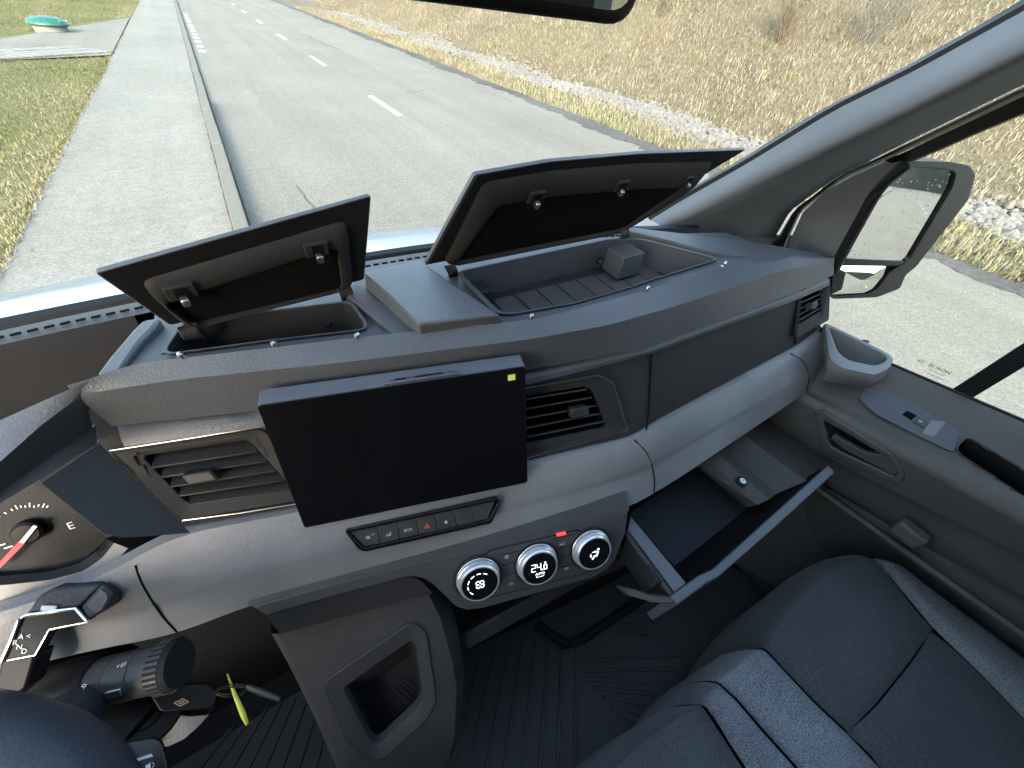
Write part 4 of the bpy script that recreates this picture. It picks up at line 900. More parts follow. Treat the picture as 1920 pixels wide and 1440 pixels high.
# armrest switch plate, window switch, pull cup
Pa = (D_[5][45]+D_[6][45])/2; n_a = plane3(D_[5][20], D_[5][80], D_[6][50])[1]; n_a = n_a if n_a[2] > 0 else -n_a
Oa = lambda u, v, h=0: on(u, v, Pa+n_a*h, n_a)
pl_ = rounded([Oa(*p, .0035) for p in [(1607, 745), (1626, 724), (1650, 725), (1800, 800), (1960, 892), (1960, 975), (1780, 868), (1612, 757)]], .012, 5)
plo = G(); plo.ring(pl_, rounded([Oa(*p, .0035) for p in [(1700, 780), (1790, 842), (1812, 816), (1830, 824), (1950, 896), (1950, 950), (1900, 925), (1780, 846)]], .012, 5), n_a*.0001) if False else None
g = G(); xs1 = [(1607, 745), (1626, 724), (1700, 748), (1800, 806), (1790, 850), (1700, 806), (1640, 775)]; g.prism(rounded([Oa(*p, .0030) for p in xs1], .010, 5), -n_a*.003); g.build('switch_plate', 'door_pad', do, bevel=.0012)
G().prism([Oa(*p, .0034) for p in [(1691, 777), (1701, 770), (1719, 779), (1709, 788)]], -n_a*.0008).build('switch_well', 'felt', do)
G().prism([Oa(*p, .0055) for p in [(1712, 789), (1721, 781), (1742, 792), (1733, 802)]], -n_a*.004).build('window_switch', 'door', do, bevel=.001)
Sym(Oa(1726, 790, .0057), nrm(Oa(1742, 792)-Oa(1721, 781)), nrm(Oa(1721, 781)-Oa(1712, 789)), n_a, .9).line([(-2.2, -1.2), (-2.2, 1.2), (2.2, 1.2), (2.2, -1.2)], .5, True).line([(0, -1), (0, 1)], .4).done('symbol', 'print', do)
G().prism([Oa(*p, .0042) for p in [(1727, 812), (1745, 788), (1775, 790), (1752, 820)]], -n_a*.003).build('switch_bezel', 'band', do, bevel=.001)
cu = rounded([Oa(*p, .001) for p in CUP], .010, 5); g = G(); lo = [p-n_a*.06+A_(.004, 0, 0) for p in cu]; g.ring([p+(p-sum(cu)/len(cu))*.03 for p in cu], cu, n_a*.003)
g.build('pull_cup_rim', 'door', do, bevel=.001); g = G(); g.grid([cu, lo], close=True); g.poly(lo); g.build('pull_cup', 'panel', do)
G().box(at(1705, 1000, x=.80), (.012, 0, 0), (0, .022, 0), (0, 0, .016)).build('pocket_hook', 'door', do, bevel=.005)
# door glass, divider and frame
g = G(); g.grid([[A_(.915, y, z) for y in np.linspace(.30, -.72, 4)] for z in (-.41, .40)]); g.build('window_pane', 'window_glass', do, smooth=False)
dv = [at(1778, 735, x=.908), at(1816, 751, x=.908)]; tvx = [at(1990, 598, x=.900), at(2050, 610, x=.900)]
G().prism([dv[0], dv[1], tvx[1], tvx[0]], (.012, 0, 0)).build('window_divider', 'black', do, bevel=.002)
G().tube([(.908, y, z) for y, z in zip(YD[::6], D_[0][::6, 2]+.001)], .0028, 6).build('window_seal', 'black', do)
gx = nrm(at(1790, 705, x=.914)-at(1720, 676, x=.914)); gy = A_(0, 0, 1); gn = A_(-1, 0, 0)
for body, (u, v), s_ in [('BURON', (1762, 692), .0085), ('EZ', (1727, 678), .0075), ('IEC R43-002', (1757, 699), .0042), ('E-43R 00196', (1754, 706), .0042)]:
    text(body, at(u, v, x=.9145), gx, gy, gn, s_, 'black', do, 'glass_print', mirror=False)

# ================================================================== WINDSCREEN PILLAR
pi_ = thing('windscreen_pillar', 'grey trimmed windscreen pillar on the passenger side', 'pillar', (.8, .4, -.3))
def pline(a): return dens([at(u, v, x=x) for u, v, x in a], 8)
p0 = pline([(1215, 408, .70), (1280, 366, .715), (1400, 298, .72), (1560, 199, .72), (1717, 121, .72), (1920, 8, .715), (2150, -130, .71)])
p1 = pline([(1218, 413, .70), (1282, 374, .715), (1402, 306, .72), (1562, 208, .72), (1720, 130, .72), (1920, 20, .715), (2150, -115, .71)])
p2 = pline([(1240, 425, .680), (1290, 402, .690), (1430, 335, .692), (1570, 270, .69), (1720, 200, .688), (1920, 102, .682), (2150, -10, .675)])
p3 = pline([(1290, 436, .75), (1340, 430, .765), (1450, 378, .77), (1563, 305, .765), (1720, 228, .76), (1920, 128, .755), (2150, 22, .75)])
p4 = pline([(1440, 462, .86), (1456, 440, .865), (1482, 395, .862), (1563, 335, .862), (1650, 291, .862), (1920, 158, .862), (2150, 60, .86)])
g = G(); g.grid([p0+A_(.01, .02, -.01), p0, p1]); g.build('glass_seal', 'black', pi_)
g = G(); g.grid([p1, p1*.5+p2*.5+A_(-.002, 0, .003), p1*.12+p2*.88, p2*.85+p3*.15, p2*.5+p3*.5, p3, p3*.4+p4*.6, p4, p4+A_(.02, .02, 0)]); g.build('pillar_trim', 'headliner', pi_, ang=80)
p5 = pline([(1466, 470, .872), (1478, 440, .873), (1500, 393, .872), (1580, 330, .872), (1665, 293, .872), (1920, 172, .872), (2150, 75, .87)])
g = G(); g.grid([p4+A_(.012, .0, 0), p4*.5+p5*.5+A_(-.004, 0, 0), p5+A_(.002, 0, 0)]); g.build('door_seal', 'black', pi_)
p6 = pline([(1469, 474, .876), (1482, 440, .877), (1504, 394, .876), (1582, 334, .876), (1668, 297, .876), (1920, 180, .876), (2150, 80, .87)])
g = G(); g.grid([p5, p6]); g.build('body_edge', 'cream', pi_)
p7 = pline([(1690, 312, .905), (1700, 306, .905), (1760, 280, .905), (1820, 254, .905), (1870, 233, .905), (1920, 212, .905), (2150, 110, .90)])
p6b = pline([(1655, 300, .885), (1690, 288, .885), (1740, 264, .885), (1800, 236, .885), (1860, 208, .885), (1920, 180, .885), (2150, 78, .88)])
g = G(); g.grid([p6b, p7, p7+A_(.02, 0, 0)]); g.build('window_frame', 'black', pi_)
# mirror triangle between pillar and glass
tri = [at(u, v, x=.895) for u, v in [(1468, 478), (1482, 445), (1503, 398), (1545, 357), (1600, 325), (1665, 297), (1700, 303), (1698, 318), (1668, 338), (1648, 362), (1600, 450), (1572, 505), (1555, 520), (1500, 500)]]
G().prism(tri, (.012, 0, 0)).build('corner_panel', 'trim', pi_, bevel=.004)
rim = dens([at(u, v, x=.889) for u, v in [(1560, 512), (1592, 452), (1640, 365), (1662, 338), (1700, 308)]], 6); G().tube(rim, .009, 10).build('corner_lip', 'black', pi_)

# ================================================================== DOOR MIRROR
md_ = ray(1698, 341); n_m = nrm(A_(0, -1, 0)-nrm(md_)); P_m = at(1690, 420, x=1.10)
mr = thing('door_mirror', 'black framed outside mirror with raindrops on its glass', 'door mirror', P_m+A_(0, 0, -.2))
Om = lambda u, v, h=0: on(u, v, P_m+n_m*h, n_m)
mo = rounded([Om(*p) for p in [(1560, 555), (1640, 553), (1682, 537), (1692, 512), (1712, 496), (1808, 372), (1822, 326), (1812, 311), (1775, 303), (1690, 301), (1600, 300), (1500, 500)]], .006, 3)
g = G(); g.prism([p-n_m*.004 for p in mo], -n_m*.05); g.build('housing', 'tint', mr, bevel=.006, seg=3)
mg = [(1565, 484), (1690, 488), (1704, 482), (1780, 350), (1786, 326), (1780, 318), (1690, 312), (1620, 330)]
g = G(); g.poly(rounded([Om(*p, .001) for p in mg], .004, 3)); g.build('mirror_glass', 'mirror', mr, smooth=False)
mo2 = rounded([Om(*p, .000) for p in [(1558, 558), (1640, 555), (1684, 538), (1694, 513), (1714, 497), (1810, 373), (1824, 326), (1813, 309), (1775, 302), (1690, 300), (1590, 300), (1500, 500)]], .006, 3)
mi2 = rounded([Om(*p, .000) for p in [(1563, 552), (1622, 549), (1640, 540), (1662, 510), (1700, 484), (1778, 352), (1786, 326), (1781, 319), (1770, 316), (1690, 311), (1600, 311), (1510, 500)]], .006, 3)
G().ring(mo2, mi2, n_m*.008).build('mirror_frame', 'tint', mr, bevel=.003)
G().prism([Om(*p, .006) for p in [(1560, 484), (1692, 489), (1706, 492), (1700, 500), (1560, 497)]], -n_m*.008).build('frame_bar', 'tint', mr, bevel=.002)
# lower wide-angle glass, gently domed
n_w = nrm(A_(.05, -1, -.02)-nrm(ray(1592, 508))); ctr = Om(1610, 525, .0015)
ex = nrm(np.cross(A_(0, 0, 1), n_w)); ey = np.cross(n_w, ex); g = G()
poly2 = [(1562, 498), (1662, 499), (1655, 518), (1636, 541), (1620, 549), (1560, 552)]; PP = [on(*p, ctr+n_m*.006, n_w) for p in poly2]
cx = sum(PP)/len(PP); rows2 = []
for t in np.linspace(0, 1, 9):
    rows2.append([cx+(p-cx)*t+n_w*.0025*(1-t*t) for p in rounded(PP, .004, 3)])
g.grid(rows2, close=True); g.build('wide_angle_glass', 'mirror', mr, ang=90)
g = G(); r = random.Random(4); k = 0
while k < 90:
    u, v = r.uniform(1590, 1785), r.uniform(318, 482)
    if r.random() < (v-318)/200*.6: continue
    if inside((u, v), mg): g.lathe(Om(u, v, .0012), n_m, [(r.uniform(.0006, .0018), 0), (.0006, .0008), (.0001, .001)], 6); k += 1
o = g.build('raindrops', 'print', mr); o['kind'] = 'stuff'

# ================================================================== INTERIOR MIRROR
ri = thing('interior_mirror', 'black framed interior mirror at the top edge of the picture', 'mirror', (.065, .2, 0))
a, b = at(700, -8, y=.20), at(1197, 48, y=.20); z0 = at(1140, 46, y=.20)[2]; xr_ = at(1197, 20, y=.20)[0]
q = rounded([A_(-.055, .20, z0), A_(xr_, .20, z0), A_(xr_, .20, z0+.072), A_(-.055, .20, z0+.072)], .016, 6)
G().prism(q, (0, .022, 0)).build('housing', 'black', ri, bevel=.004, seg=3); qi = [sum(q)/len(q)+(p-sum(q)/len(q))*A_(.95, 1, .86)+A_(0, -.001, 0) for p in q]
G().poly(qi).build('mirror_glass', 'mirror', ri, smooth=False)
G().tube([(.065, .21, z0+.04), (.065, .255, z0+.085)], .009, 10).build('mirror_arm', 'black', ri)

# ================================================================== INSTRUMENTS, COLUMN, WHEEL
ic = thing('instrument_cluster', 'round fuel dial with a red needle at the left edge', 'instrument', (-.3, .36, -.5))
n_i = facing(3, 28); P_i = at(60, 995, y=.365); Oi = lambda u, v, h=0: on(u, v, P_i+n_i*h, n_i)
xi = nrm(np.cross(n_i, (0, 0, 1))); xi = xi if xi[0] > 0 else -xi; yi = np.cross(n_i, xi); yi = yi if yi[2] > 0 else -yi
G().poly([Oi(*p) for p in [(-300, 900), (60, 905), (95, 925), (200, 1008), (190, 1020), (150, 1055), (90, 1072), (0, 1080), (-300, 1085)]]).build('dial_face', 'panel', ic)
arc = [(200, 1010), (180, 1034), (150, 1056), (90, 1072), (0, 1081), (-200, 1085)]; arc2 = [(214, 1018), (192, 1046), (158, 1070), (92, 1088), (0, 1098), (-200, 1105)]; arc3 = [(240, 1028), (218, 1052), (160, 1092), (90, 1115), (0, 1130), (-200, 1140)]; arc4 = [(275, 1020), (245, 1055), (180, 1096), (95, 1130), (0, 1150), (-200, 1165)]
dn_ = lambda l, h: dens([Oi(*p, h) for p in l], 6)
g = G(); g.grid([dn_(arc, 0), dn_(arc, .006), dn_(arc2, .012)]); g.build('dial_wall', 'black', ic, ang=60)
g = G(); g.grid([dn_(arc2, .012), dn_(arc3, .016)]); g.build('dial_trim', 'cream', ic); g = G(); g.grid([dn_(arc3, .016), dn_(arc4, .012), dn_(arc4, 0)]); g.build('dial_surround', 'panel', ic)
g = G(); g.grid([dn_([(200, 1008), (95, 925), (60, 905), (-200, 880)], 0), dn_([(215, 1004), (90, 908), (60, 893), (-200, 870)], .03)]); g.build('dial_wall', 'panel', ic)
hub = G().lathe(Oi(58, 992), n_i, [(.011, 0), (.011, .007), (.009, .009), (.001, .0092)], 24).build('needle_hub', 'black', ic)
def bar_(p, q, w0, w1, h, mat, nm):
    a, b = Oi(*p, h), Oi(*q, h); s_ = nrm(np.cross(n_i, b-a)); G().prism([a-s_*w0, b-s_*w1, b+s_*w1, a+s_*w0], -n_i*.0015).build(nm, mat, ic)
bar_((66, 986), (40, 1018), .0014, .0016, .011, 'print', 'needle'); bar_((40, 1018), (-12, 1072), .0022, .0016, .011, 'needle_red', 'needle')
S = Sym(Oi(58, 992, .0004), xi, yi, n_i, 1); c2 = Oi(58, 992)
pts = [(0, 968), (12, 963), (24, 957), (33, 954), (40, 951), (48, 951), (56, 950), (64, 951), (72, 949), (80, 951), (88, 951)]
for k, (u, v) in enumerate(pts):
    q = Oi(u, v)-c2; x, y = np.dot(q, xi)*1000, np.dot(q, yi)*1000; L = 1.16 if k % 3 == 0 else 1.07; S.line([(x, y), (x*L, y*L)], .9)
S.done('dial_ticks', 'print', ic); ex_ = nrm(Oi(150, 981)-Oi(133, 986)); ey_ = Oi(129, 970)-Oi(133, 986); ey_ = nrm(ey_-ex_*np.dot(ex_, ey_)); text('E', Oi(133, 986, .0006), ex_, ey_, n_i, .011, 'print', ic)
for (u, v) in [(2, 1022), (16, 1026)]: q = Oi(u, v, .0006); G().box(q, xi*.003, yi*.0006, n_i*.0003).build('dial_mark', 'print', ic)
# gear selector stalk
gs = thing('gear_selector', 'column gear selector with chrome edge and black display', 'gear selector', at(60, 1180, z=-.46))
n_g = facing(20, 52); P_g = at(60, 1180, z=-.445); Og = lambda u, v, h=0: on(u, v, P_g+n_g*h, n_g)
G().prism(rounded([Og(*p) for p in [(2, 1240), (42, 1156), (150, 1140), (165, 1166), (90, 1184), (66, 1228), (14, 1240)]], .002, 2), -n_g*.012).build('display_face', 'black', gs, bevel=.001)
g = G(); g.tube([Og(*p, .001) for p in [(4, 1240), (22, 1200), (38, 1160), (50, 1154), (100, 1146), (142, 1141), (164, 1165)]], .0018, 8); g.build('chrome_edge', 'chrome', gs)
g = G(); g.tube([Og(*p, .0005) for p in [(164, 1166), (92, 1181), (66, 1228), (14, 1238)]], .0007, 6); g.build('chrome_edge', 'chrome', gs)
top = [Og(*p, .0) for p in [(42, 1156), (150, 1140), (192, 1096), (178, 1094), (100, 1102), (70, 1118), (56, 1140)]]
G().prism(top, -n_g*.02).build('selector_head', 'wheel', gs, bevel=.003)
G().prism([Og(*p, .001) for p in [(150, 1139), (190, 1095), (200, 1102), (212, 1116), (204, 1138), (166, 1163)]], -n_g*.018).build('selector_tip', 'wheel', gs, bevel=.002)
G().prism(rounded([Og(*p, .0022) for p in [(161, 1135), (188, 1104), (199, 1112), (203, 1122), (190, 1146), (176, 1149)]], .001, 2), -n_g*.002).build('park_button', 'door_pad', gs, bevel=.0006)
G().prism([Og(*p) for p in [(2, 1238), (66, 1228), (48, 1290), (0, 1330), (-20, 1330)]], -n_g*.02).build('selector_stem', 'black', gs, bevel=.002)
xg = nrm(Og(60, 1180)-Og(0, 1180)); yg = nrm(np.cross(n_g, xg)); yg = yg if yg[2] > 0 else -yg
for ch, u, v in [('R', 29, 1205), ('N', 37, 1213), ('D', 46, 1221), ('A', 40, 1194), ('<', 54, 1193)]: text(ch, Og(u, v, .0006), xg, yg, n_g, .0062, 'print', gs)
G().box(Og(92, 1140, .001), xg*.006, yg*.0022, n_g*.0008).build('indicator', 'print', gs, bevel=.0006)
# wiper stalk
wp = thing('wiper_stalk', 'black wiper stalk with ribbed end and white symbols', 'stalk', at(240, 1250, z=-.53))
a, b = at(150, 1288, z=-.53), at(338, 1243, z=-.515); d = nrm(b-a); Ls = np.linalg.norm(b-a)
g = G(); g.lathe(a, d, [(.020, -.02), (.0225, .0), (.0222, Ls*.38), (.0215, Ls*.39), (.0222, Ls*.40), (.0222, Ls*.62), (.0214, Ls*.63), (.0222, Ls*.64), (.0225, Ls*.80)], 40); g.build('stalk_barrel', 'clima', wp, ang=25)
g = G(); rows = []
for h in (.80, .83, .90, .965):
    rr0 = .0236 if .82 < h < .96 else .0226
    rows.append((h, rr0))
prof = [(.0226, Ls*.80), (.0238, Ls*.815), (.0238, Ls*.955), (.0215, Ls*1.0), (.001, Ls*1.005)]; rib = G().lathe(a, d, prof, 44).build('end_cap', 'panel', wp, ang=30)
up0 = nrm(np.cross(d, (0, 0, 1))); up1 = np.cross(up0, d)
for k in range(30):
    an = 2*math.pi*k/30; rd = up0*math.cos(an)+up1*math.sin(an); G().box(a+d*Ls*.885+rd*.0238, d*Ls*.065, rd*.0010, np.cross(d, rd)*.0012).build('grip_rib', 'clima', rib)
G().lathe(a, d, [(.0255, -.03), (.0275, -.01), (.0270, Ls*.14), (.0245, Ls*.20), (.0228, Ls*.21)], 40).build('stalk_base', 'black', wp, ang=30)
vw = nrm(-(a+b)/2); vw = nrm(vw-d*np.dot(vw, d)); sd = np.cross(vw, d)
def cyl(u, v, rad):
    q = ray(u, v); w_ = -a; A2 = q-d*np.dot(q, d); B2 = w_-d*np.dot(w_, d); aa, bb2, cc2 = A2@A2, 2*A2@B2, B2@B2-rad*rad
    k = (-bb2-math.sqrt(max(0, bb2*bb2-4*aa*cc2)))/(2*aa); p = q*k; rd = (p-a)-d*np.dot(p-a, d); return p, nrm(rd)
for (u, v), marks in [((228, 1248), 'v'), ((158, 1292), 'II')]:
    p, rd = cyl(u, v, .0226 if marks == 'v' else .0272); S = Sym(p, d, nrm(np.cross(rd, d)), rd, .8)
    if marks == 'II': S.line([(-3, 3), (-1, 5), (2, 4), (1, 2)], .8, True).disc((-.5, .2), .7).line([(-1.6, -2), (1.6, -2)], .9).line([(-1.6, -3.6), (1.6, -3.6)], .9).line([(-1.6, -6), (1.6, -6)], .9).line([(-1.6, -7.4), (1.6, -7.4)], .9)
    else: S.line([(-5, 1), (-4, -1), (-2.5, 1.5)], .8).line([(-.5, -1), (0, 2), (4, 2.5), (4, -.2), (1, -1.6)], .8, True).line([(0, 0), (4, 1)], .6)
    S.done('symbol', 'print', wp)
sp, srd = cyl(214, 1300, .0228); G().box(sp, d*.007, nrm(np.cross(srd, d))*.004, srd*.002).build('stalk_switch', 'satin', wp, bevel=.001)
# column shroud
cs = thing('column_shroud', 'black steering column shroud below the stalks', 'column shroud', at(180, 1350, z=-.62))
G().tube([at(-60, 1230, z=-.60), at(60, 1275, z=-.60), at(160, 1325, z=-.60), at(262, 1378, z=-.62)], [.05, .06, .06, .045], 24).build('shroud_shell', 'black', cs)
G().lathe(at(268, 1330, z=-.60), nrm(-at(268, 1330, z=-.6)+A_(.25, -.1, 0)), [(.040, -.05), (.040, 0), (.036, .004), (.02, .005), (.019, .001), (.001, .001)], 36).build('ignition_ring', 'black', cs)
kl = dens(L3([(392, 1340, -.655), (372, 1362, -.655), (345, 1386, -.655), (314, 1400, -.655)]), 4); ku = dens(L3([(322, 1338, -.64), (318, 1350, -.645), (300, 1365, -.65), (286, 1385, -.65)]), 4)
g = G(); g.grid([ku, ku*.5+kl*.5+A_(0, -.003, .003), kl, kl+A_(.0, .02, -.03)]); g.build('knee_trim', 'band', cs)
# key with ring, tag and metal tab
ky = thing('ignition_key', 'black key fob with gold diamond emblem in the ignition', 'key', at(340, 1310, z=-.60))
vk = nrm(-at(350, 1310, z=-.6)); Ok = lambda u, v, h=0: on(u, v, at(350, 1310, z=-.595)+vk*h, vk)
G().prism(rounded([Ok(*p) for p in [(280, 1300), (330, 1282), (385, 1280), (404, 1290), (408, 1312), (395, 1328), (340, 1332), (300, 1335)]], .005, 4), -vk*.013).build('key_fob', 'black', ky, bevel=.003)
xk_ = nrm(Ok(380, 1300)-Ok(340, 1302)); yk_ = np.cross(vk, xk_); yk_ = yk_ if np.dot(yk_, Ok(350, 1290)-Ok(350, 1310)) > 0 else -yk_
s_ = Sym(Ok(340, 1317, .0006), xk_, yk_, vk, 1.0); s_.line([(-6.5, 0), (0, 3.2), (6.5, 0), (0, -3.2)], .8, True).line([(-2.6, 0), (0, 1.3), (2.6, 0), (0, -1.3)], .8, True).done('emblem', 'gold_print', ky)
kr = thing('key_ring', 'steel split ring hanging from the key fob', 'key ring', Ok(435, 1296))
cR = Ok(434, 1297, .002); ring = [cR+xk_*.016*math.cos(t)+yk_*.0045*math.sin(t)+vk*.006*math.sin(t) for t in np.linspace(0, 2*math.pi, 28)]; G().tube(ring, .0009, 6, cap=False).build('ring_wire', 'chrome', kr); G().tube([p+yk_*.0022 for p in ring], .0007, 6, cap=False).build('ring_wire', 'chrome', kr)
yt = G(); ya, yb_, yc_ = Ok(426, 1263, .004), Ok(440, 1300, .006), Ok(464, 1358, .004)
wv = nrm(np.cross(vk, yc_-ya)); yt.grid([[ya-wv*.0006, ya+wv*.0006], [yb_-wv*.0022, yb_+wv*.0016], [(yb_+yc_*2)/3-wv*.003, (yb_+yc_*2)/3+wv*.0026], [yc_-wv*.002, yc_+wv*.0016]]); o = yt.build('key_tag', 'yellow', solid=.0012); tag(o, 'thin yellow plastic tag on the key ring', 'key tag')
g = G(); g.tube([Ok(462, 1287, .003), Ok(490, 1298, .003), Ok(524, 1311, .003)], [.0030, .0036, .0026], 8); o = g.build('metal_tab', 'satin'); tag(o, 'small flat metal tab at the end of the key ring', 'key tab')
# lower stalk
ls = thing('audio_stalk', 'small black control stalk at the bottom edge', 'stalk', at(278, 1415, z=-.5)); vl = nrm(-at(278, 1415, z=-.46)); Ol = lambda u, v, h=0: on(u, v, at(278, 1415, z=-.46)+vl*h, vl)
G().prism(rounded([Ol(*p) for p in [(222, 1400), (240, 1388), (290, 1380), (306, 1388), (318, 1440), (316, 1480), (240, 1480)]], .006, 4), -vl*.03).build('stalk_body', 'gloss', ls, bevel=.004)
G().prism([Ol(*p, .001) for p in [(256, 1422), (284, 1413), (287, 1418), (259, 1427)]], -vl*.001).build('chrome_edge', 'satin', ls)
Sym(Ol(279, 1436, .001), nrm(Ol(300, 1430)-Ol(260, 1440)), nrm(Ol(278, 1400)-Ol(280, 1430)), vl, 1).fill([(-2, -1), (-.6, -1), (1, -2.2), (1, 2.2), (-.6, 1), (-2, 1)]).arc((1, 0), 2, -50, 50, .5).done('symbol', 'print', ls)
# steering wheel
sw = thing('steering_wheel', 'dark grained steering wheel rim at the lower left corner', 'steering wheel', (-.4, .13, -.6))
rp = [at(u, v, x=x) for u, v, x in [(-440, 1370, -.36), (-180, 1378, -.315), (-20, 1400, -.272), (60, 1425, -.246), (120, 1465, -.228), (150, 1520, -.217), (155, 1620, -.21)]]
rp = dens(rp, 8); G().tube(rp, .030, 20).build('rim', 'wheel', sw)
G().box(at(-120, 1460, z=-.50)+A_(0, 0, -.02), (.10, .01, 0), (0, .05, -.05), (0, .01, .02)).build('airbag_cover', 'wheel', sw, bevel=.02, seg=4)

# ================================================================== FLOOR MATS
def mat_(name, label, poly, z, ribs):
    t = thing(name, label, 'floor mat', at(*poly[0], z=z)); q = [at(u, v, z=z) for u, v in poly]; G().prism(rounded(q, .03, 5), (0, 0, -.008)).build('mat_sheet', 'mat', t, bevel=.004)
    g = G()
    for a, b in ribs:
        p, r_ = at(*a, z=z+.0015), at(*b, z=z+.0015); e = r_-p; L = np.linalg.norm(e); s_ = nrm(np.cross(e, (0, 0, 1)))
        g.box((p+r_)/2, e/2, s_*.0034, (0, 0, .0045))
    o = g.build('tread_ribs', 'mat', t, bevel=.001); o['kind'] = 'stuff'; return t
ribs = []
for k in range(8): ribs.append(((905+25*k, 1225-6*k), (840+34*k, 1460)))
for k in range(8): ribs.append(((1075+14*k, 1242-10*k+26*k), (1330, 1225+30*k)))
for k in range(6): ribs.append(((1115+20*k, 1180-14*k), (1215+22*k, 1190-22*k)))
for k in range(5): ribs.append(((1180+6*k, 1000+18*k), (1270, 1015+20*k)))
mat_('floor_mat', 'black ribbed rubber mat on the passenger floor', [(850, 1230), (1085, 1120), (1300, 1010), (1480, 1130), (1300, 1300), (1100, 1640), (700, 1700)], -1.145, ribs)
mat_('floor_mat', 'black ribbed rubber mat below the ignition key', [(300, 1400), (545, 1262), (600, 1290), (690, 1480), (620, 1620), (300, 1560)], -1.145,
     [((352+33*k, 1470), (446+27*k, 1350-11*k)) for k in range(10)])
# moulded ridge and tunnel on the passenger floor
g = G(); g.tube([at(1005, 1170, z=-1.13), at(1060, 1208, z=-1.13), at(1090, 1200, z=-1.13), at(1215, 1115, z=-1.13)], .012, 8); o = g.build('floor_ridge', 'rubber'); tag(o, kind='structure')
G_ = G(); G_.box(at(640, 1240, z=-1.0)+A_(-.10, .12, -.05), (.2, 0, 0), (0, .05, 0), (0, 0, .25)); o = G_.build('pedal_wall', 'rubber'); tag(o, kind='structure')
# side wall trim between seat and drawer
g = G(); g.grid([[at(1290, 1000, z=-1.05), at(1470, 1110, z=-1.0)], [at(1420, 870, z=-.75), at(1640, 1000, z=-.75)], [at(1560, 850, z=-.66), at(1760, 980, z=-.66)]]); o = g.build('side_trim', 'brown'); tag(o, kind='structure')

# ================================================================== BENCH SEAT
st = thing('bench_seat', 'dark fabric passenger seat with lighter blue-grey stripes', 'seat', (.6, -.3, -1.15))
zs = -.70
def P_(q): return at(q[0], q[1], z=q[2] if len(q) > 2 else zs)
def panel(name, mat, left, right, front, rear, bulge, roll=.035, skirt=True, nl=34, nr=26, pw=5):
    """upholstery panel between four outlines; seams sink, the front edge rolls down"""
    d0, d1 = dl([P_(q) for q in left], nl), dl([P_(q) for q in right], nl); c0, c1 = dl([P_(q) for q in front], nr), dl([P_(q) for q in rear], nr)
    rows = []
    for i in range(nl):
        t = i/(nl-1); row = []
        for j in range(nr):
            s_ = j/(nr-1)
            p = (1-t)*c0[j]+t*c1[j]+(1-s_)*d0[i]+s_*d1[i]-((1-s_)*(1-t)*c0[0]+s_*(1-t)*c0[-1]+(1-s_)*t*c1[0]+s_*t*c1[-1])
            b = bulge*(1-abs(2*s_-1)**pw)*(1-(max(0, t-.5)*2)**8)
            if roll and t < .22: b -= roll*(1-t/.22)**2
            row.append(p+A_(0, 0, b-.004))
        rows.append(row)
    if skirt: rows = [[p+A_(0, -.01, -.30) for p in rows[0]], [p+A_(0, .004, -.04) for p in rows[0]]]+rows
    g = G(); g.grid(rows); return g.build(name, mat, st, ang=80)
panel('cushion_front', 'fabric_dark', [(1424, 1207), (1440, 1217), (1470, 1250), (1530, 1313), (1594, 1372)], [(1640, 1043), (1655, 1060), (1680, 1093), (1715, 1137), (1752, 1178)],
      [(1424, 1207), (1440, 1162), (1475, 1110), (1515, 1067), (1560, 1040), (1605, 1031), (1640, 1043)], [(1594, 1372), (1643, 1322), (1703, 1248), (1752, 1178)], .016)
panel('cushion_rear', 'fabric_dark', [(1595, 1373), (1640, 1420), (1700, 1500), (1800, 1640)], [(1753, 1179), (1840, 1262), (1920, 1345), (2100, 1540)], [(1595, 1373), (1643, 1323), (1703, 1249), (1753, 1179)], [(1800, 1640), (2100, 1540)], .014, roll=.008, skirt=False)
panel('outer_bolster', 'fabric_bolster', [(1642, 1046), (1660, 1066), (1755, 1178), (1843, 1262), (1923, 1345), (2103, 1540)], [(1650, 1044), (1690, 1066), (1765, 1118), (1850, 1180), (1930, 1240), (2120, 1390)], [(1642, 1046), (1646, 1044), (1650, 1044)], [(2103, 1540), (2120, 1390)], .016, roll=.02)
ob = dl([P_(q) for q in [(1650, 1044), (1690, 1066), (1765, 1118), (1850, 1180), (1930, 1240), (2120, 1390)]], 30); g = G(); g.grid([ob+A_(0, 0, -.004), ob+A_(.006, 0, -.03), ob+A_(.006, 0, -.3)]); g.build('bolster_side', 'fabric_bolster', st)
panel('stripe_panel', 'fabric_light', [(1337, 1268), (1352, 1280), (1385, 1310), (1430, 1362), (1500, 1440), (1640, 1600)], [(1421, 1208), (1437, 1219), (1468, 1252), (1528, 1316), (1592, 1376), (1720, 1510)], [(1337, 1268), (1362, 1240), (1392, 1215), (1421, 1208)], [(1640, 1600), (1720, 1510)], .014)
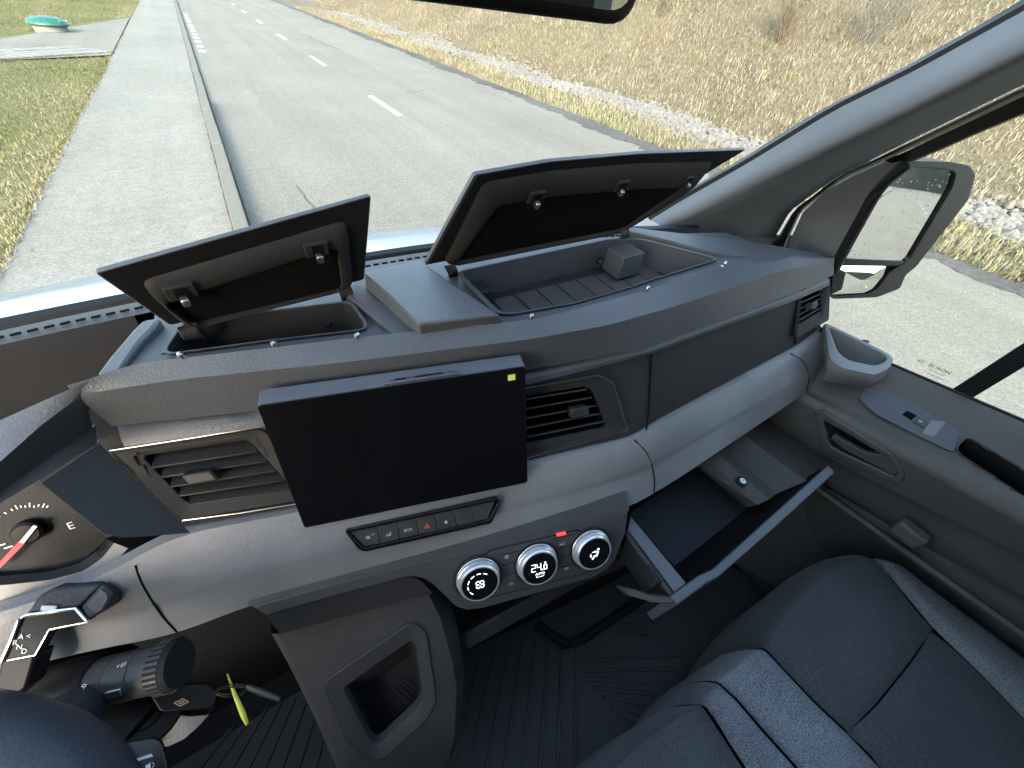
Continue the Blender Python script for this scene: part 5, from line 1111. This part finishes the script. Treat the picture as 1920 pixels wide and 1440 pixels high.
panel('stripe_panel', 'fabric_light', [(1311, 1314), (1325, 1324), (1345, 1350), (1372, 1395), (1402, 1440), (1500, 1600)], [(1334, 1270), (1350, 1283), (1382, 1313), (1427, 1366), (1497, 1444), (1636, 1604)], [(1311, 1314), (1317, 1292), (1334, 1270)], [(1500, 1600), (1636, 1604)], .012)
panel('middle_cushion', 'fabric_dark', [(1120, 1450), (1130, 1470), (1150, 1530), (1200, 1700)], [(1308, 1316), (1322, 1328), (1368, 1398), (1496, 1604)], [(1120, 1450), (1190, 1385), (1260, 1335), (1308, 1316)], [(1200, 1700), (1496, 1604)], .016)
g = G(); g.box((.58, -.30, -1.02), (.30, 0, 0), (0, .13, 0), (0, 0, .12)); g.build('seat_base', 'black', st)

# ================================================================== the person taking the picture (outside the frame, mirrored in the screen)
pj = [(-.40, -.44, -.66, .15), (-.40, -.46, -.45, .15), (-.39, -.44, -.22, .17), (-.38, -.41, -.08, .10), (-.37, -.38, .02, .055), (-.36, -.36, .12, .085), (-.36, -.35, .21, .085),
      (-.20, -.42, -.12, .075), (-.12, -.40, -.32, .055), (-.02, -.22, -.16, .042), (.03, -.12, -.06, .035), (-.56, -.42, -.12, .075), (-.60, -.36, -.34, .055), (-.42, -.20, -.22, .042), (-.20, -.12, -.08, .035),
      (-.30, -.30, -.66, .09), (-.28, .0, -.66, .075), (-.50, -.30, -.66, .09), (-.52, .0, -.66, .075)]
pe = [(0, 1), (1, 2), (2, 3), (3, 4), (4, 5), (5, 6), (3, 7), (7, 8), (8, 9), (9, 10), (3, 11), (11, 12), (12, 13), (13, 14), (0, 15), (15, 16), (0, 17), (17, 18)]
me = bpy.data.meshes.new('person'); me.from_pydata([(x, y, z+H) for x, y, z, r in pj], pe, []); me.update()
plastic('jacket', (.020, .021, .024), .85, .3, 300); me.materials.append(M['jacket'])
o = bpy.data.objects.new('person', me); COL.objects.link(o); sk = o.modifiers.new('skin', 'SKIN')
for v_, (x, y, z, r) in zip(me.skin_vertices[0].data, pj): v_.radius = (r, r*.8)
me.skin_vertices[0].data[0].use_root = True; o.modifiers.new('sub', 'SUBSURF').render_levels = 2
tag(o, 'person in a dark jacket in the driver seat, mirrored in the screen', 'person')
